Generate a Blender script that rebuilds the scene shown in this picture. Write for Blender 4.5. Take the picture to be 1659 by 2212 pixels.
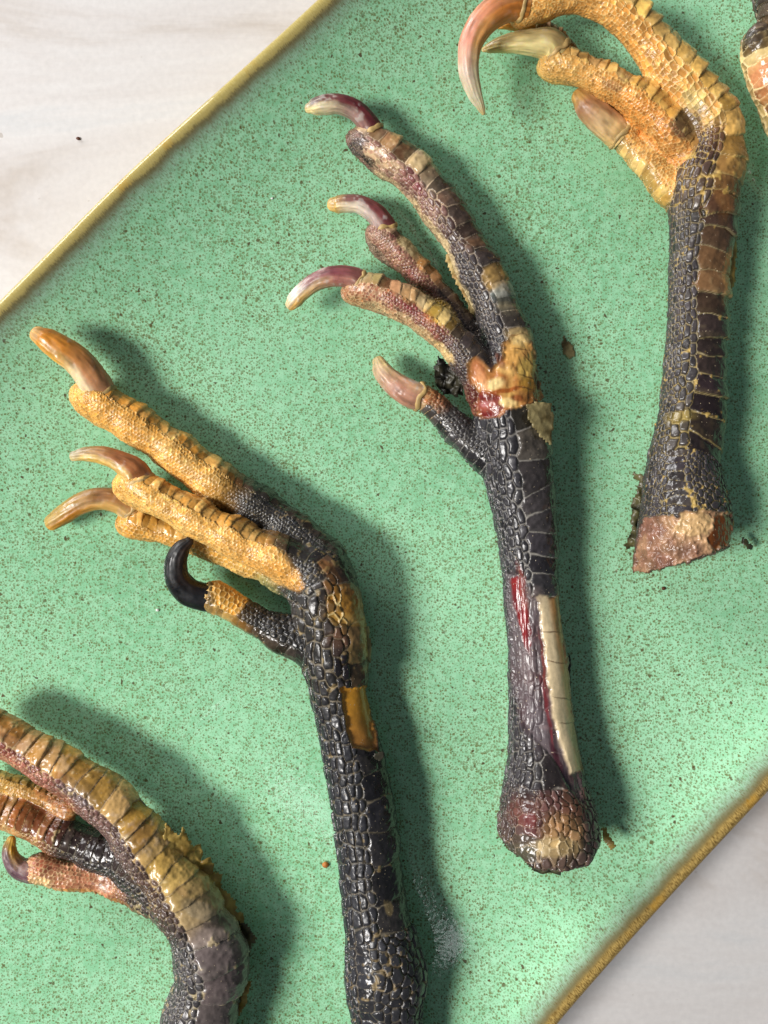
import bpy, math, random
import numpy as np
from mathutils import Vector

R = math.radians
scene = bpy.context.scene
for o in list(bpy.data.objects):
    bpy.data.objects.remove(o)

# ------------------------------------------------------------------ camera, world, lamps
S = 0.09            # millimetres per reference pixel (reference frame 1659 x 2212) on the table plane
HC = 170.0          # camera height in mm
MM = 0.001
cam = bpy.data.cameras.new("camera")
cam.sensor_fit = 'VERTICAL'
cam.sensor_height = 24.0
cam.lens = 24.0 * HC / (2212 * S)
cam.clip_start = 0.01
cam.clip_end = 20
camo = bpy.data.objects.new("camera", cam)
camo.location = (0, 0, HC * MM)
scene.collection.objects.link(camo)
scene.camera = camo

w = bpy.data.worlds.new("World")
scene.world = w
w.use_nodes = True
w.node_tree.nodes["Background"].inputs[0].default_value = (0.80, 0.90, 1.0, 1)
w.node_tree.nodes["Background"].inputs[1].default_value = 0.14

def area_lamp(name, loc, target, sx, sy, power, color):
    l = bpy.data.lights.new(name, 'AREA')
    l.shape = 'RECTANGLE'
    l.size, l.size_y = sx, sy
    l.energy = power
    l.color = color
    o = bpy.data.objects.new(name, l)
    o.location = loc
    d = Vector(target) - Vector(loc)
    o.rotation_euler = d.to_track_quat('-Z', 'Y').to_euler()
    scene.collection.objects.link(o)
    return o

# the window panes at the left of the table
area_lamp("window_light", (-0.86, -0.16, 0.89), (0, 0, 0), 0.22, 0.29, 12.3, (1.0, 0.97, 0.93))
area_lamp("window_light", (-0.80, -0.35, 1.05), (0, 0, 0), 0.16, 0.22, 6.6, (1.0, 0.97, 0.93))
area_lamp("window_light", (-1.02, 0.90, 0.40), (0, 0, 0), 0.8, 0.48, 17.0, (1.0, 0.99, 0.98))
# a small ceiling lamp, seen as a soft glint in the glaze
area_lamp("ceiling_lamp", (-0.168, -0.290, 0.90), (-0.168, -0.290, 0.0), 0.045, 0.035, 0.02, (0.95, 1.0, 1.0))

scene.view_settings.view_transform = 'Standard'
scene.view_settings.look = 'None'
scene.view_settings.exposure = 0.0
scene.view_settings.gamma = 1.0

# ------------------------------------------------------------------ small helpers
def lin(c):
    c = np.asarray(c, float) / 255.0
    return np.where(c <= 0.04045, c / 12.92, ((c + 0.055) / 1.055) ** 2.4)

def rgba(c):
    return tuple(float(v) for v in lin(c)) + (1.0,)

def hash01(*ks):
    h = np.zeros(np.broadcast(*ks).shape, dtype=np.uint32) + np.uint32(2166136261)
    with np.errstate(over='ignore'):
        for k in ks:
            k = np.asarray(k).astype(np.int64).astype(np.uint32)
            h = (h ^ k) * np.uint32(16777619)
            h ^= h >> np.uint32(13)
            h *= np.uint32(0x5bd1e995)
            h ^= h >> np.uint32(15)
        h *= np.uint32(0x27d4eb2d)
        h ^= h >> np.uint32(16)
    return h.astype(np.float64) / 4294967295.0

def vnoise(p, scale, seed=0):
    """smooth value noise in -1..1 at points p (N,3)"""
    q = p / scale
    i = np.floor(q).astype(np.int64)
    f = q - i
    f = f * f * (3 - 2 * f)
    out = 0
    for dx in (0, 1):
        wx = f[:, 0] if dx else 1 - f[:, 0]
        for dy in (0, 1):
            wy = f[:, 1] if dy else 1 - f[:, 1]
            for dz in (0, 1):
                wz = f[:, 2] if dz else 1 - f[:, 2]
                out = out + wx * wy * wz * hash01(i[:, 0] + dx, i[:, 1] + dy, i[:, 2] + dz, np.int64(seed))
    return out * 2 - 1

def fbm(p, scale, seed=0, octv=3):
    r, a, t = 0, 1.0, 0
    for k in range(octv):
        r = r + a * vnoise(p, scale / 2 ** k, seed + 17 * k)
        t += a
        a *= 0.55
    return r / t

def sstep(x, a, b):
    t = np.clip((x - a) / (b - a), 0, 1)
    return t * t * (3 - 2 * t)

# ------------------------------------------------------------------ plate geometry functions (mm)
# plate frame: n runs across (towards lower right of the picture), t along (towards upper right)
TH = R(-46.4)
NV = np.array([math.cos(TH), math.sin(TH)])
TV = np.array([-NV[1], NV[0]])
RIM_Z = 13.0
def px2w(x, y, z=0.0):
    f = S * (1 - z / HC)
    return (np.asarray(x, float) - 829.5) * f, (1106 - np.asarray(y, float)) * f
_a = px2w(330, 325, RIM_Z); _b = px2w(1425, 1972, RIM_Z)
N0 = float(np.dot(_a, NV)); N1 = float(np.dot(_b, NV))
CN = (N0 + N1) / 2; HN = (N1 - N0) / 2
CT = -2.0; HT = 165.0; CR = 38.0
T0 = float(np.dot(_b, TV)) - CT

def edge_off(n, t):
    """hand-made edges: the long sides are not quite parallel and bow slightly"""
    q = np.clip(t - T0, -45, 45)
    return np.where(n > 0, -0.083 * np.clip(t - T0, -90, 90) + 0.0006 * q * q, 0.5 * np.exp(-((t - 12) / 22.0) ** 2)) + 0.25 * np.sin(t * 0.055 + 1.0)

def rim_sd(x, y):
    """inward distance from the outer rim (positive inside)"""
    n = x * NV[0] + y * NV[1] - CN
    t = x * TV[0] + y * TV[1] - CT
    hn = HN + edge_off(n, t)
    qx = np.abs(n) - (hn - CR); qy = np.abs(t) - (HT - CR)
    d = np.hypot(np.maximum(qx, 0), np.maximum(qy, 0)) + np.minimum(np.maximum(qx, qy), 0) - CR
    return -d

def prof_z(d):
    d = np.maximum(d, 0)
    dd = np.maximum(d - 1.4, 0)
    inner = 5.6 * np.exp(-(dd / 8.0) ** 1.35) + 7.0 * np.exp(-(dd / 38.0) ** 1.6) + 0.2
    t = np.clip(d / 2.6, 0, 1)
    lip = np.sqrt(np.clip(1 - (1 - t * 1.9) ** 2, 0, 1))
    return np.where(d < 1.37, 11.4 + 1.4 * lip, inner)

def plate_z(x, y):
    return prof_z(rim_sd(np.asarray(x, float), np.asarray(y, float)))

# ------------------------------------------------------------------ mesh output
def mesh_arrays(name, co, quads, col=None, rgh=None, extra=None, smooth=True, cap=None):
    me = bpy.data.meshes.new(name)
    co = np.asarray(co, np.float32) * MM
    n = len(co); m = len(quads); k = quads.shape[1]
    me.vertices.add(n)
    me.vertices.foreach_set("co", co.ravel())
    lv = quads.astype(np.int32).ravel(); ls = np.arange(0, m * k, k, dtype=np.int32)
    if cap is not None:
        ls = np.concatenate([ls, m * k + np.arange(0, len(cap) * 3, 3, dtype=np.int32)])
        lv = np.concatenate([lv, cap.astype(np.int32).ravel()])
    me.loops.add(len(lv))
    me.loops.foreach_set("vertex_index", lv)
    me.polygons.add(len(ls))
    me.polygons.foreach_set("loop_start", ls)
    me.update(calc_edges=True)
    me.validate()
    if smooth:
        me.polygons.foreach_set("use_smooth", np.ones(len(me.polygons), bool))
    if col is not None:
        a = me.attributes.new("Col", 'FLOAT_COLOR', 'POINT')
        c4 = np.ones((n, 4), np.float32); c4[:, :3] = col
        a.data.foreach_set("color", c4.ravel())
    if rgh is not None:
        a = me.attributes.new("Rgh", 'FLOAT', 'POINT')
        a.data.foreach_set("value", np.asarray(rgh, np.float32))
    if extra:
        for nm, arr in extra.items():
            a = me.attributes.new(nm, 'FLOAT', 'POINT')
            a.data.foreach_set("value", np.asarray(arr, np.float32))
    return me

def link(name, me, mat=None, parent=None, **props):
    o = bpy.data.objects.new(name, me)
    if mat is not None and me is not None and not me.materials:
        me.materials.append(mat)
    o.parent = parent
    for k, v in props.items():
        o[k] = v
    scene.collection.objects.link(o)
    return o

# ------------------------------------------------------------------ materials
def new_mat(name):
    m = bpy.data.materials.new(name)
    m.use_nodes = True
    nt = m.node_tree
    return m, nt, nt.nodes, nt.links, nt.nodes["Principled BSDF"]

def N(nodes, t, **kw):
    n = nodes.new(t)
    for k, v in kw.items():
        if k.startswith("i_"):
            n.inputs[k[2:].replace("_", " ")].default_value = v
        else:
            setattr(n, k, v)
    return n

def skin_material():
    m, nt, nd, lk, b = new_mat("dried_skin")
    at = N(nd, 'ShaderNodeAttribute', attribute_name="Col")
    ar = N(nd, 'ShaderNodeAttribute', attribute_name="Rgh")
    tc = N(nd, 'ShaderNodeTexCoord')
    n1 = N(nd, 'ShaderNodeTexNoise', i_Scale=1500.0, i_Detail=4.0)
    lk.new(tc.outputs["Object"], n1.inputs["Vector"])
    mr = N(nd, 'ShaderNodeMapRange'); mr.inputs["To Min"].default_value = 0.72; mr.inputs["To Max"].default_value = 1.28
    lk.new(n1.outputs["Fac"], mr.inputs["Value"])
    mx = N(nd, 'ShaderNodeMix', data_type='RGBA', blend_type='MULTIPLY'); mx.inputs["Factor"].default_value = 1
    lk.new(at.outputs["Color"], mx.inputs[6]); lk.new(mr.outputs["Result"], mx.inputs[7])
    # pale dust and crumbs
    n2 = N(nd, 'ShaderNodeTexNoise', i_Scale=2600.0, i_Detail=2.0)
    lk.new(tc.outputs["Object"], n2.inputs["Vector"])
    r2 = N(nd, 'ShaderNodeMapRange'); r2.inputs["From Min"].default_value = 0.70; r2.inputs["From Max"].default_value = 0.75
    lk.new(n2.outputs["Fac"], r2.inputs["Value"])
    mx2 = N(nd, 'ShaderNodeMix', data_type='RGBA')
    lk.new(r2.outputs["Result"], mx2.inputs["Factor"]); lk.new(mx.outputs[2], mx2.inputs[6])
    mx2.inputs[7].default_value = (0.62, 0.50, 0.33, 1)
    lk.new(mx2.outputs[2], b.inputs["Base Color"])
    n3 = N(nd, 'ShaderNodeTexNoise', i_Scale=900.0, i_Detail=5.0)
    lk.new(tc.outputs["Object"], n3.inputs["Vector"])
    ad = N(nd, 'ShaderNodeMath', operation='MULTIPLY_ADD'); ad.inputs[1].default_value = 0.30
    lk.new(n3.outputs["Fac"], ad.inputs[0])
    sb = N(nd, 'ShaderNodeMath', operation='SUBTRACT'); sb.inputs[1].default_value = 0.15
    lk.new(ar.outputs["Fac"], sb.inputs[0]); lk.new(sb.outputs[0], ad.inputs[2])
    lk.new(ad.outputs[0], b.inputs["Roughness"])
    bp = N(nd, 'ShaderNodeBump'); bp.inputs["Strength"].default_value = 0.35; bp.inputs["Distance"].default_value = 0.00012
    ms = N(nd, 'ShaderNodeMath', operation='ADD')
    lk.new(n1.outputs["Fac"], ms.inputs[0]); lk.new(r2.outputs["Result"], ms.inputs[1])
    lk.new(ms.outputs[0], bp.inputs["Height"])
    lk.new(bp.outputs["Normal"], b.inputs["Normal"])
    b.inputs["Specular IOR Level"].default_value = 0.5
    return m

def claw_material():
    m, nt, nd, lk, b = new_mat("horn")
    at = N(nd, 'ShaderNodeAttribute', attribute_name="Col")
    tc = N(nd, 'ShaderNodeTexCoord')
    n1 = N(nd, 'ShaderNodeTexNoise', i_Scale=380.0, i_Detail=6.0)
    lk.new(tc.outputs["Object"], n1.inputs["Vector"])
    mr = N(nd, 'ShaderNodeMapRange'); mr.inputs["To Min"].default_value = 0.62; mr.inputs["To Max"].default_value = 1.25
    lk.new(n1.outputs["Fac"], mr.inputs["Value"])
    mx = N(nd, 'ShaderNodeMix', data_type='RGBA', blend_type='MULTIPLY'); mx.inputs["Factor"].default_value = 1
    lk.new(at.outputs["Color"], mx.inputs[6]); lk.new(mr.outputs["Result"], mx.inputs[7])
    lk.new(mx.outputs[2], b.inputs["Base Color"])
    r = N(nd, 'ShaderNodeMapRange'); r.inputs["From Min"].default_value = 0.35; r.inputs["From Max"].default_value = 0.65
    r.inputs["To Min"].default_value = 0.26; r.inputs["To Max"].default_value = 0.6
    lk.new(n1.outputs["Fac"], r.inputs["Value"]); lk.new(r.outputs["Result"], b.inputs["Roughness"])
    b.inputs["Subsurface Weight"].default_value = 0.35
    b.inputs["Subsurface Radius"].default_value = (1.0, 0.5, 0.2)
    b.inputs["Subsurface Scale"].default_value = 0.0012
    bp = N(nd, 'ShaderNodeBump'); bp.inputs["Strength"].default_value = 0.25; bp.inputs["Distance"].default_value = 0.0002
    lk.new(n1.outputs["Fac"], bp.inputs["Height"]); lk.new(bp.outputs["Normal"], b.inputs["Normal"])
    return m

def flake_material(name, c1, c2, trans=0.45, rough=0.35):
    m, nt, nd, lk, b = new_mat(name)
    tc = N(nd, 'ShaderNodeTexCoord')
    n1 = N(nd, 'ShaderNodeTexNoise', i_Scale=420.0, i_Detail=5.0)
    lk.new(tc.outputs["Object"], n1.inputs["Vector"])
    cr = N(nd, 'ShaderNodeValToRGB')
    cr.color_ramp.elements[0].position = 0.38; cr.color_ramp.elements[0].color = rgba(c1)
    cr.color_ramp.elements[1].position = 0.62; cr.color_ramp.elements[1].color = rgba(c2)
    lk.new(n1.outputs["Fac"], cr.inputs["Fac"]); lk.new(cr.outputs["Color"], b.inputs["Base Color"])
    b.inputs["Roughness"].default_value = rough
    n2 = N(nd, 'ShaderNodeTexVoronoi', i_Scale=900.0)
    lk.new(tc.outputs["Object"], n2.inputs["Vector"])
    bp = N(nd, 'ShaderNodeBump'); bp.inputs["Strength"].default_value = 0.6; bp.inputs["Distance"].default_value = 0.0003
    lk.new(n2.outputs["Distance"], bp.inputs["Height"]); lk.new(bp.outputs["Normal"], b.inputs["Normal"])
    if trans > 0:
        tr = N(nd, 'ShaderNodeBsdfTranslucent'); lk.new(cr.outputs["Color"], tr.inputs["Color"])
        tp = N(nd, 'ShaderNodeBsdfTransparent'); tp.inputs["Color"].default_value = (0.9, 0.88, 0.75, 1)
        s1 = N(nd, 'ShaderNodeMixShader'); s1.inputs[0].default_value = 0.4
        lk.new(tr.outputs[0], s1.inputs[1]); lk.new(tp.outputs[0], s1.inputs[2])
        s2 = N(nd, 'ShaderNodeMixShader'); s2.inputs[0].default_value = trans
        lk.new(b.outputs[0], s2.inputs[1]); lk.new(s1.outputs[0], s2.inputs[2])
        lk.new(s2.outputs[0], nd["Material Output"].inputs["Surface"])
    return m

def glaze_material():
    m, nt, nd, lk, b = new_mat("speckled_green_glaze")
    tc = N(nd, 'ShaderNodeTexCoord')
    ad = N(nd, 'ShaderNodeAttribute', attribute_name="inward")
    al = N(nd, 'ShaderNodeAttribute', attribute_name="along")
    def mapr(src, a, c, lo=0.0, hi=1.0, sm=False):
        n = N(nd, 'ShaderNodeMapRange')
        if sm: n.interpolation_type = 'SMOOTHSTEP'
        n.inputs["From Min"].default_value = a; n.inputs["From Max"].default_value = c
        n.inputs["To Min"].default_value = lo; n.inputs["To Max"].default_value = hi
        lk.new(src, n.inputs["Value"]); return n.outputs["Result"]
    def math_(op, a, c=None, v=None, d=None):
        n = N(nd, 'ShaderNodeMath', operation=op)
        lk.new(a, n.inputs[0])
        if c is not None: lk.new(c, n.inputs[1])
        if v is not None: n.inputs[1].default_value = v
        if d is not None: n.inputs[2].default_value = d
        return n.outputs[0]
    def mix(f, a, c):
        n = N(nd, 'ShaderNodeMix', data_type='RGBA')
        if isinstance(f, float): n.inputs["Factor"].default_value = f
        else: lk.new(f, n.inputs["Factor"])
        for s, x in ((6, a), (7, c)):
            if isinstance(x, tuple): n.inputs[s].default_value = x
            else: lk.new(x, n.inputs[s])
        return n.outputs[2]
    # base green, gently varied
    nb = N(nd, 'ShaderNodeTexNoise', i_Scale=28.0, i_Detail=5.0); lk.new(tc.outputs["Object"], nb.inputs["Vector"])
    base = mix(mapr(nb.outputs["Fac"], 0.35, 0.65), (0.245, 0.560, 0.315, 1), (0.345, 0.690, 0.420, 1))
    nc = N(nd, 'ShaderNodeTexNoise', i_Scale=700.0, i_Detail=3.0); lk.new(tc.outputs["Object"], nc.inputs["Vector"])
    base = mix(mapr(nc.outputs["Fac"], 0.40, 0.62, 0.0, 0.45), base, (0.46, 0.81, 0.54, 1))
    # specks: fine olive and larger brown, thinner in patches
    nd_ = N(nd, 'ShaderNodeTexNoise', i_Scale=55.0, i_Detail=2.0); lk.new(tc.outputs["Object"], nd_.inputs["Vector"])
    dens = mapr(nd_.outputs["Fac"], 0.3, 0.7, -0.025, 0.025)
    wn = N(nd, 'ShaderNodeTexNoise', i_Scale=2600.0, i_Detail=1.0); lk.new(tc.outputs["Object"], wn.inputs["Vector"])
    wv = N(nd, 'ShaderNodeVectorMath', operation='MULTIPLY_ADD'); lk.new(wn.outputs["Color"], wv.inputs[0])
    wv.inputs[1].default_value = (0.0005, 0.0005, 0.0005); lk.new(tc.outputs["Object"], wv.inputs[2])
    def dots(scale, rmin, rmax, pw):
        v = N(nd, 'ShaderNodeTexVoronoi', i_Scale=scale, voronoi_dimensions='2D'); lk.new(wv.outputs[0], v.inputs["Vector"])
        sp = N(nd, 'ShaderNodeSeparateColor'); lk.new(v.outputs["Color"], sp.inputs[0])
        rr = mapr(math_('POWER', sp.outputs[0], v=pw), 0, 1, rmin, rmax)
        dd = math_('SUBTRACT', math_('ADD', rr, math_('MULTIPLY', dens, v=3.0)), v.outputs["Distance"])
        return math_('MULTIPLY', mapr(dd, -0.04, 0.10), mapr(sp.outputs[1], 0, 1, 0.45, 1.0))
    s1 = dots(2050.0, 0.10, 0.50, 1.0)
    s1b = dots(2500.0, 0.05, 0.42, 1.0)
    s2 = dots(850.0, -0.25, 0.28, 2.8)
    c = mix(math_('MULTIPLY', s1b, v=0.50), base, (0.15, 0.25, 0.08, 1))
    c = mix(math_('MULTIPLY', s1, v=0.85), c, (0.14, 0.13, 0.022, 1))
    c = mix(math_('MULTIPLY', s2, v=0.9), c, (0.10, 0.075, 0.018, 1))
    f3 = N(nd, 'ShaderNodeTexNoise', i_Scale=800.0, i_Detail=1.0); lk.new(tc.outputs["Object"], f3.inputs["Vector"])
    s3 = mapr(f3.outputs["Fac"], 0.74, 0.77)
    c = mix(math_('MULTIPLY', s3, v=0.9), c, (0.085, 0.050, 0.018, 1))
    # streaky break towards the rim
    cmb = N(nd, 'ShaderNodeCombineXYZ')
    lk.new(math_('MULTIPLY', al.outputs["Fac"], v=1.0), cmb.inputs[0])
    lk.new(math_('MULTIPLY', ad.outputs["Fac"], v=0.22), cmb.inputs[1])
    fs = N(nd, 'ShaderNodeTexNoise', i_Scale=5.5, i_Detail=4.0); lk.new(cmb.outputs[0], fs.inputs["Vector"])
    fw = N(nd, 'ShaderNodeTexNoise', i_Scale=0.16, i_Detail=3.0); lk.new(cmb.outputs[0], fw.inputs["Vector"])
    de = math_('ADD', ad.outputs["Fac"], mapr(fs.outputs["Fac"], 0.3, 0.7, -0.35, 0.35))
    de = math_('ADD', de, mapr(fw.outputs["Fac"], 0.3, 0.7, -0.3, 0.3))
    grey = mix(mapr(fs.outputs["Fac"], 0.45, 0.6), (0.30, 0.42, 0.32, 1), (0.13, 0.12, 0.06, 1))
    c = mix(mapr(de, 7.2, 2.6, 0.0, 0.85, True), c, grey)
    c = mix(mapr(de, 4.2, 2.5, 0.0, 0.85, True), c, (0.15, 0.105, 0.035, 1))
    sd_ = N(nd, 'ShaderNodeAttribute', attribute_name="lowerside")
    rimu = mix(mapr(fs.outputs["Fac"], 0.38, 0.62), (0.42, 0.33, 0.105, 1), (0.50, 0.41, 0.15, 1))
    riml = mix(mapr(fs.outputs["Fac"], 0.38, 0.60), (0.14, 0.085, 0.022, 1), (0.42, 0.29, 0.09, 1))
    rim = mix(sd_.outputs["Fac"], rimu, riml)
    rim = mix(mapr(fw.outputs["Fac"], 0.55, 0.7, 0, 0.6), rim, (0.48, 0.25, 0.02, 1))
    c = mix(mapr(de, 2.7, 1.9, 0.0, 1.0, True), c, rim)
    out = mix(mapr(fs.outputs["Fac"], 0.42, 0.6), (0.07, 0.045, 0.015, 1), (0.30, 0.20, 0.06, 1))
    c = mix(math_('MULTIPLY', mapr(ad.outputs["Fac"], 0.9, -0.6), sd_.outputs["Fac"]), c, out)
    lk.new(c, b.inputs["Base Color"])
    b.inputs["Roughness"].default_value = 0.055
    b.inputs["Specular IOR Level"].default_value = 0.45
    nb2 = N(nd, 'ShaderNodeTexNoise', i_Scale=1300.0, i_Detail=2.0); lk.new(tc.outputs["Object"], nb2.inputs["Vector"])
    nb3 = N(nd, 'ShaderNodeTexNoise', i_Scale=60.0, i_Detail=2.0); lk.new(tc.outputs["Object"], nb3.inputs["Vector"])
    bp = N(nd, 'ShaderNodeBump'); bp.inputs["Strength"].default_value = 0.06; bp.inputs["Distance"].default_value = 0.0002
    lk.new(math_('ADD', nb2.outputs["Fac"], math_('MULTIPLY', nb3.outputs["Fac"], v=1.2)), bp.inputs["Height"])
    lk.new(bp.outputs["Normal"], b.inputs["Normal"])
    return m

def table_material():
    m, nt, nd, lk, b = new_mat("printed_stone_tabletop")
    tc = N(nd, 'ShaderNodeTexCoord')
    mp = N(nd, 'ShaderNodeMapping'); mp.inputs["Rotation"].default_value = (0, 0, R(-14)); mp.inputs["Scale"].default_value = (0.45, 1.35, 1)
    lk.new(tc.outputs["Object"], mp.inputs["Vector"])
    n1 = N(nd, 'ShaderNodeTexNoise', i_Scale=22.0, i_Detail=6.0, i_Roughness=0.62, i_Distortion=0.6); lk.new(mp.outputs[0], n1.inputs["Vector"])
    cr = N(nd, 'ShaderNodeValToRGB'); e = cr.color_ramp.elements
    e[0].position = 0.39; e[0].color = (0.625, 0.625, 0.63, 1)
    e[1].position = 0.62; e[1].color = (0.56, 0.505, 0.465, 1)
    x = e.new(0.47); x.color = (0.70, 0.675, 0.665, 1)
    x = e.new(0.55); x.color = (0.66, 0.625, 0.61, 1)
    lk.new(n1.outputs["Fac"], cr.inputs["Fac"])
    n2 = N(nd, 'ShaderNodeTexNoise', i_Scale=900.0, i_Detail=3.0); lk.new(tc.outputs["Object"], n2.inputs["Vector"])
    mr = N(nd, 'ShaderNodeMapRange'); mr.inputs["To Min"].default_value = 0.9; mr.inputs["To Max"].default_value = 1.1
    lk.new(n2.outputs["Fac"], mr.inputs["Value"])
    mx = N(nd, 'ShaderNodeMix', data_type='RGBA', blend_type='MULTIPLY'); mx.inputs["Factor"].default_value = 1
    lk.new(cr.outputs["Color"], mx.inputs[6]); lk.new(mr.outputs["Result"], mx.inputs[7])
    n3 = N(nd, 'ShaderNodeTexNoise', i_Scale=330.0, i_Detail=1.0); lk.new(tc.outputs["Object"], n3.inputs["Vector"])
    r3 = N(nd, 'ShaderNodeMapRange'); r3.inputs["From Min"].default_value = 0.77; r3.inputs["From Max"].default_value = 0.80; r3.inputs["To Max"].default_value = 0.5
    lk.new(n3.outputs["Fac"], r3.inputs["Value"])
    m2 = N(nd, 'ShaderNodeMix', data_type='RGBA'); lk.new(r3.outputs["Result"], m2.inputs["Factor"])
    lk.new(mx.outputs[2], m2.inputs[6]); m2.inputs[7].default_value = (0.35, 0.28, 0.22, 1)
    lk.new(m2.outputs[2], b.inputs["Base Color"])
    b.inputs["Roughness"].default_value = 0.42
    return m

M_SKIN = skin_material()
M_CLAW = claw_material()
M_GLAZE = glaze_material()
M_TABLE = table_material()
M_FLAKE_Y = flake_material("amber_flake", (196, 168, 92), (150, 118, 52), 0.35)
M_FLAKE_O = flake_material("olive_peel", (104, 98, 62), (52, 50, 36), 0.15)
M_FLAKE_C = flake_material("clear_scale", (196, 180, 130), (120, 104, 66), 0.45, 0.3)
M_FLAKE_D = flake_material("dark_peel", (70, 66, 52), (24, 22, 20), 0.12, 0.4)
M_CRUMB = flake_material("crumb", (190, 120, 50), (140, 76, 24), 0.0, 0.6)
M_FRINGE = flake_material("pale_skin_fringe", (214, 190, 128), (176, 140, 84), 0.2, 0.6)

# ------------------------------------------------------------------ table and plate
def build_table():
    n = 2
    v = np.array([[-900, -900, -0.2], [900, -900, -0.2], [900, 900, -0.2], [-900, 900, -0.2]], float)
    v[:, 2] = TABLE_Z
    me = mesh_arrays("tabletop", v, np.array([[0, 1, 2, 3]]), smooth=False)
    link("tabletop", me, M_TABLE, kind="structure")

TABLE_Z = -2.2

def build_plate():
    # outline points of the rounded rectangle, marched with even spacing
    pts = []
    hn, ht, c = HN, HT, CR
    def seg(a, b):
        k = max(2, int(math.hypot(b[0] - a[0], b[1] - a[1]) / 1.5))
        for i in range(k):
            t = i / k
            pts.append((a[0] + (b[0] - a[0]) * t, a[1] + (b[1] - a[1]) * t))
    def arc(cx, cy, a0):
        k = 40
        for i in range(k):
            a = a0 + (math.pi / 2) * i / k
            pts.append((cx + c * math.cos(a), cy + c * math.sin(a)))
    seg((hn, -ht + c), (hn, ht - c)); arc(hn - c, ht - c, 0)
    seg((hn - c, ht), (-hn + c, ht)); arc(-hn + c, ht - c, math.pi / 2)
    seg((-hn, ht - c), (-hn, -ht + c)); arc(-hn + c, -ht + c, math.pi)
    seg((-hn + c, -ht), (hn - c, -ht)); arc(hn - c, -ht + c, 1.5 * math.pi)
    P = np.array(pts)
    L = len(P)
    nx = np.roll(P, -1, 0) - np.roll(P, 1, 0)
    nx /= np.linalg.norm(nx, axis=1)[:, None]
    out = np.stack([nx[:, 1], -nx[:, 0]], 1)
    al = np.concatenate([[0], np.cumsum(np.linalg.norm(np.diff(P, axis=0), axis=1))])
    def wob(P):
        n, t = P[:, 0].copy(), P[:, 1]
        d = edge_off(n, t)
        fade = np.clip((np.abs(n) - 20) / (HN - 60.0), 0, 1)
        n = n + np.sign(n) * d * fade
        return np.stack([n, P[:, 1]], 1)
    rings = []      # (points, z, inward)
    outer = [(12.0, TABLE_Z + 0.05), (9.0, TABLE_Z + 0.1), (6.0, -0.6), (3.6, 3.0), (1.8, 6.6), (0.6, 10.2), (0.15, 11.1)]
    for d, z in outer:
        rings.append((P - out * d, np.full(L, z), -0.1 - (11.4 - z) * 0.3))
    for d in [0.0, 0.06, 0.15, 0.3, 0.5, 0.75, 1.0, 1.37, 1.7, 2.2, 2.7, 3.2, 3.9, 4.6, 5.4, 6.3, 7.3, 8.5, 10, 12, 14, 16, 18.5, 21, 24, 27, 31, 36]:
        rings.append((P - out * d, None, d))
    base = P - out * 36
    for f in [0.9, 0.78, 0.62, 0.45, 0.28, 0.12, 0.02]:
        rings.append((base * f, None, 40.0))
    V, IN, AL = [], [], []
    for q, z, d in rings:
        qq = wob(q)
        if z is None:
            if d < 4:
                z = prof_z(np.full(L, d))
            else:
                x = (qq[:, 0] + CN) * NV[0] + (qq[:, 1] + CT) * TV[0]
                y = (qq[:, 0] + CN) * NV[1] + (qq[:, 1] + CT) * TV[1]
                z = plate_z(x, y)
        xy = (qq[:, 0] + CN)[:, None] * NV + (qq[:, 1] + CT)[:, None] * TV
        V.append(np.column_stack([xy, z])); IN.append(np.full(L, d)); AL.append(al)
    V = np.concatenate(V); IN = np.concatenate(IN); AL = np.concatenate(AL)
    nr = len(rings)
    i = np.arange(L); j = (i + 1) % L
    q = np.concatenate([np.stack([k * L + i, k * L + j, (k + 1) * L + j, (k + 1) * L + i], 1) for k in range(nr - 1)])
    V = np.vstack([V, [[CN * NV[0] + CT * TV[0], CN * NV[1] + CT * TV[1], V[-1, 2]]]]); IN = np.append(IN, 40.0); AL = np.append(AL, 0.0)
    tri = np.stack([(nr - 1) * L + i, (nr - 1) * L + j, np.full(L, nr * L)], 1)
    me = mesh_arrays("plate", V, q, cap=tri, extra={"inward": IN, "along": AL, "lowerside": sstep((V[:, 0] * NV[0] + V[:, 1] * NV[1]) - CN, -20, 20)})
    o = link("plate", me, M_GLAZE, label="rectangular pale green speckled ceramic plate with yellow-brown rim under the dried feet", category="plate")
    return o

build_table()
build_plate()

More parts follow.
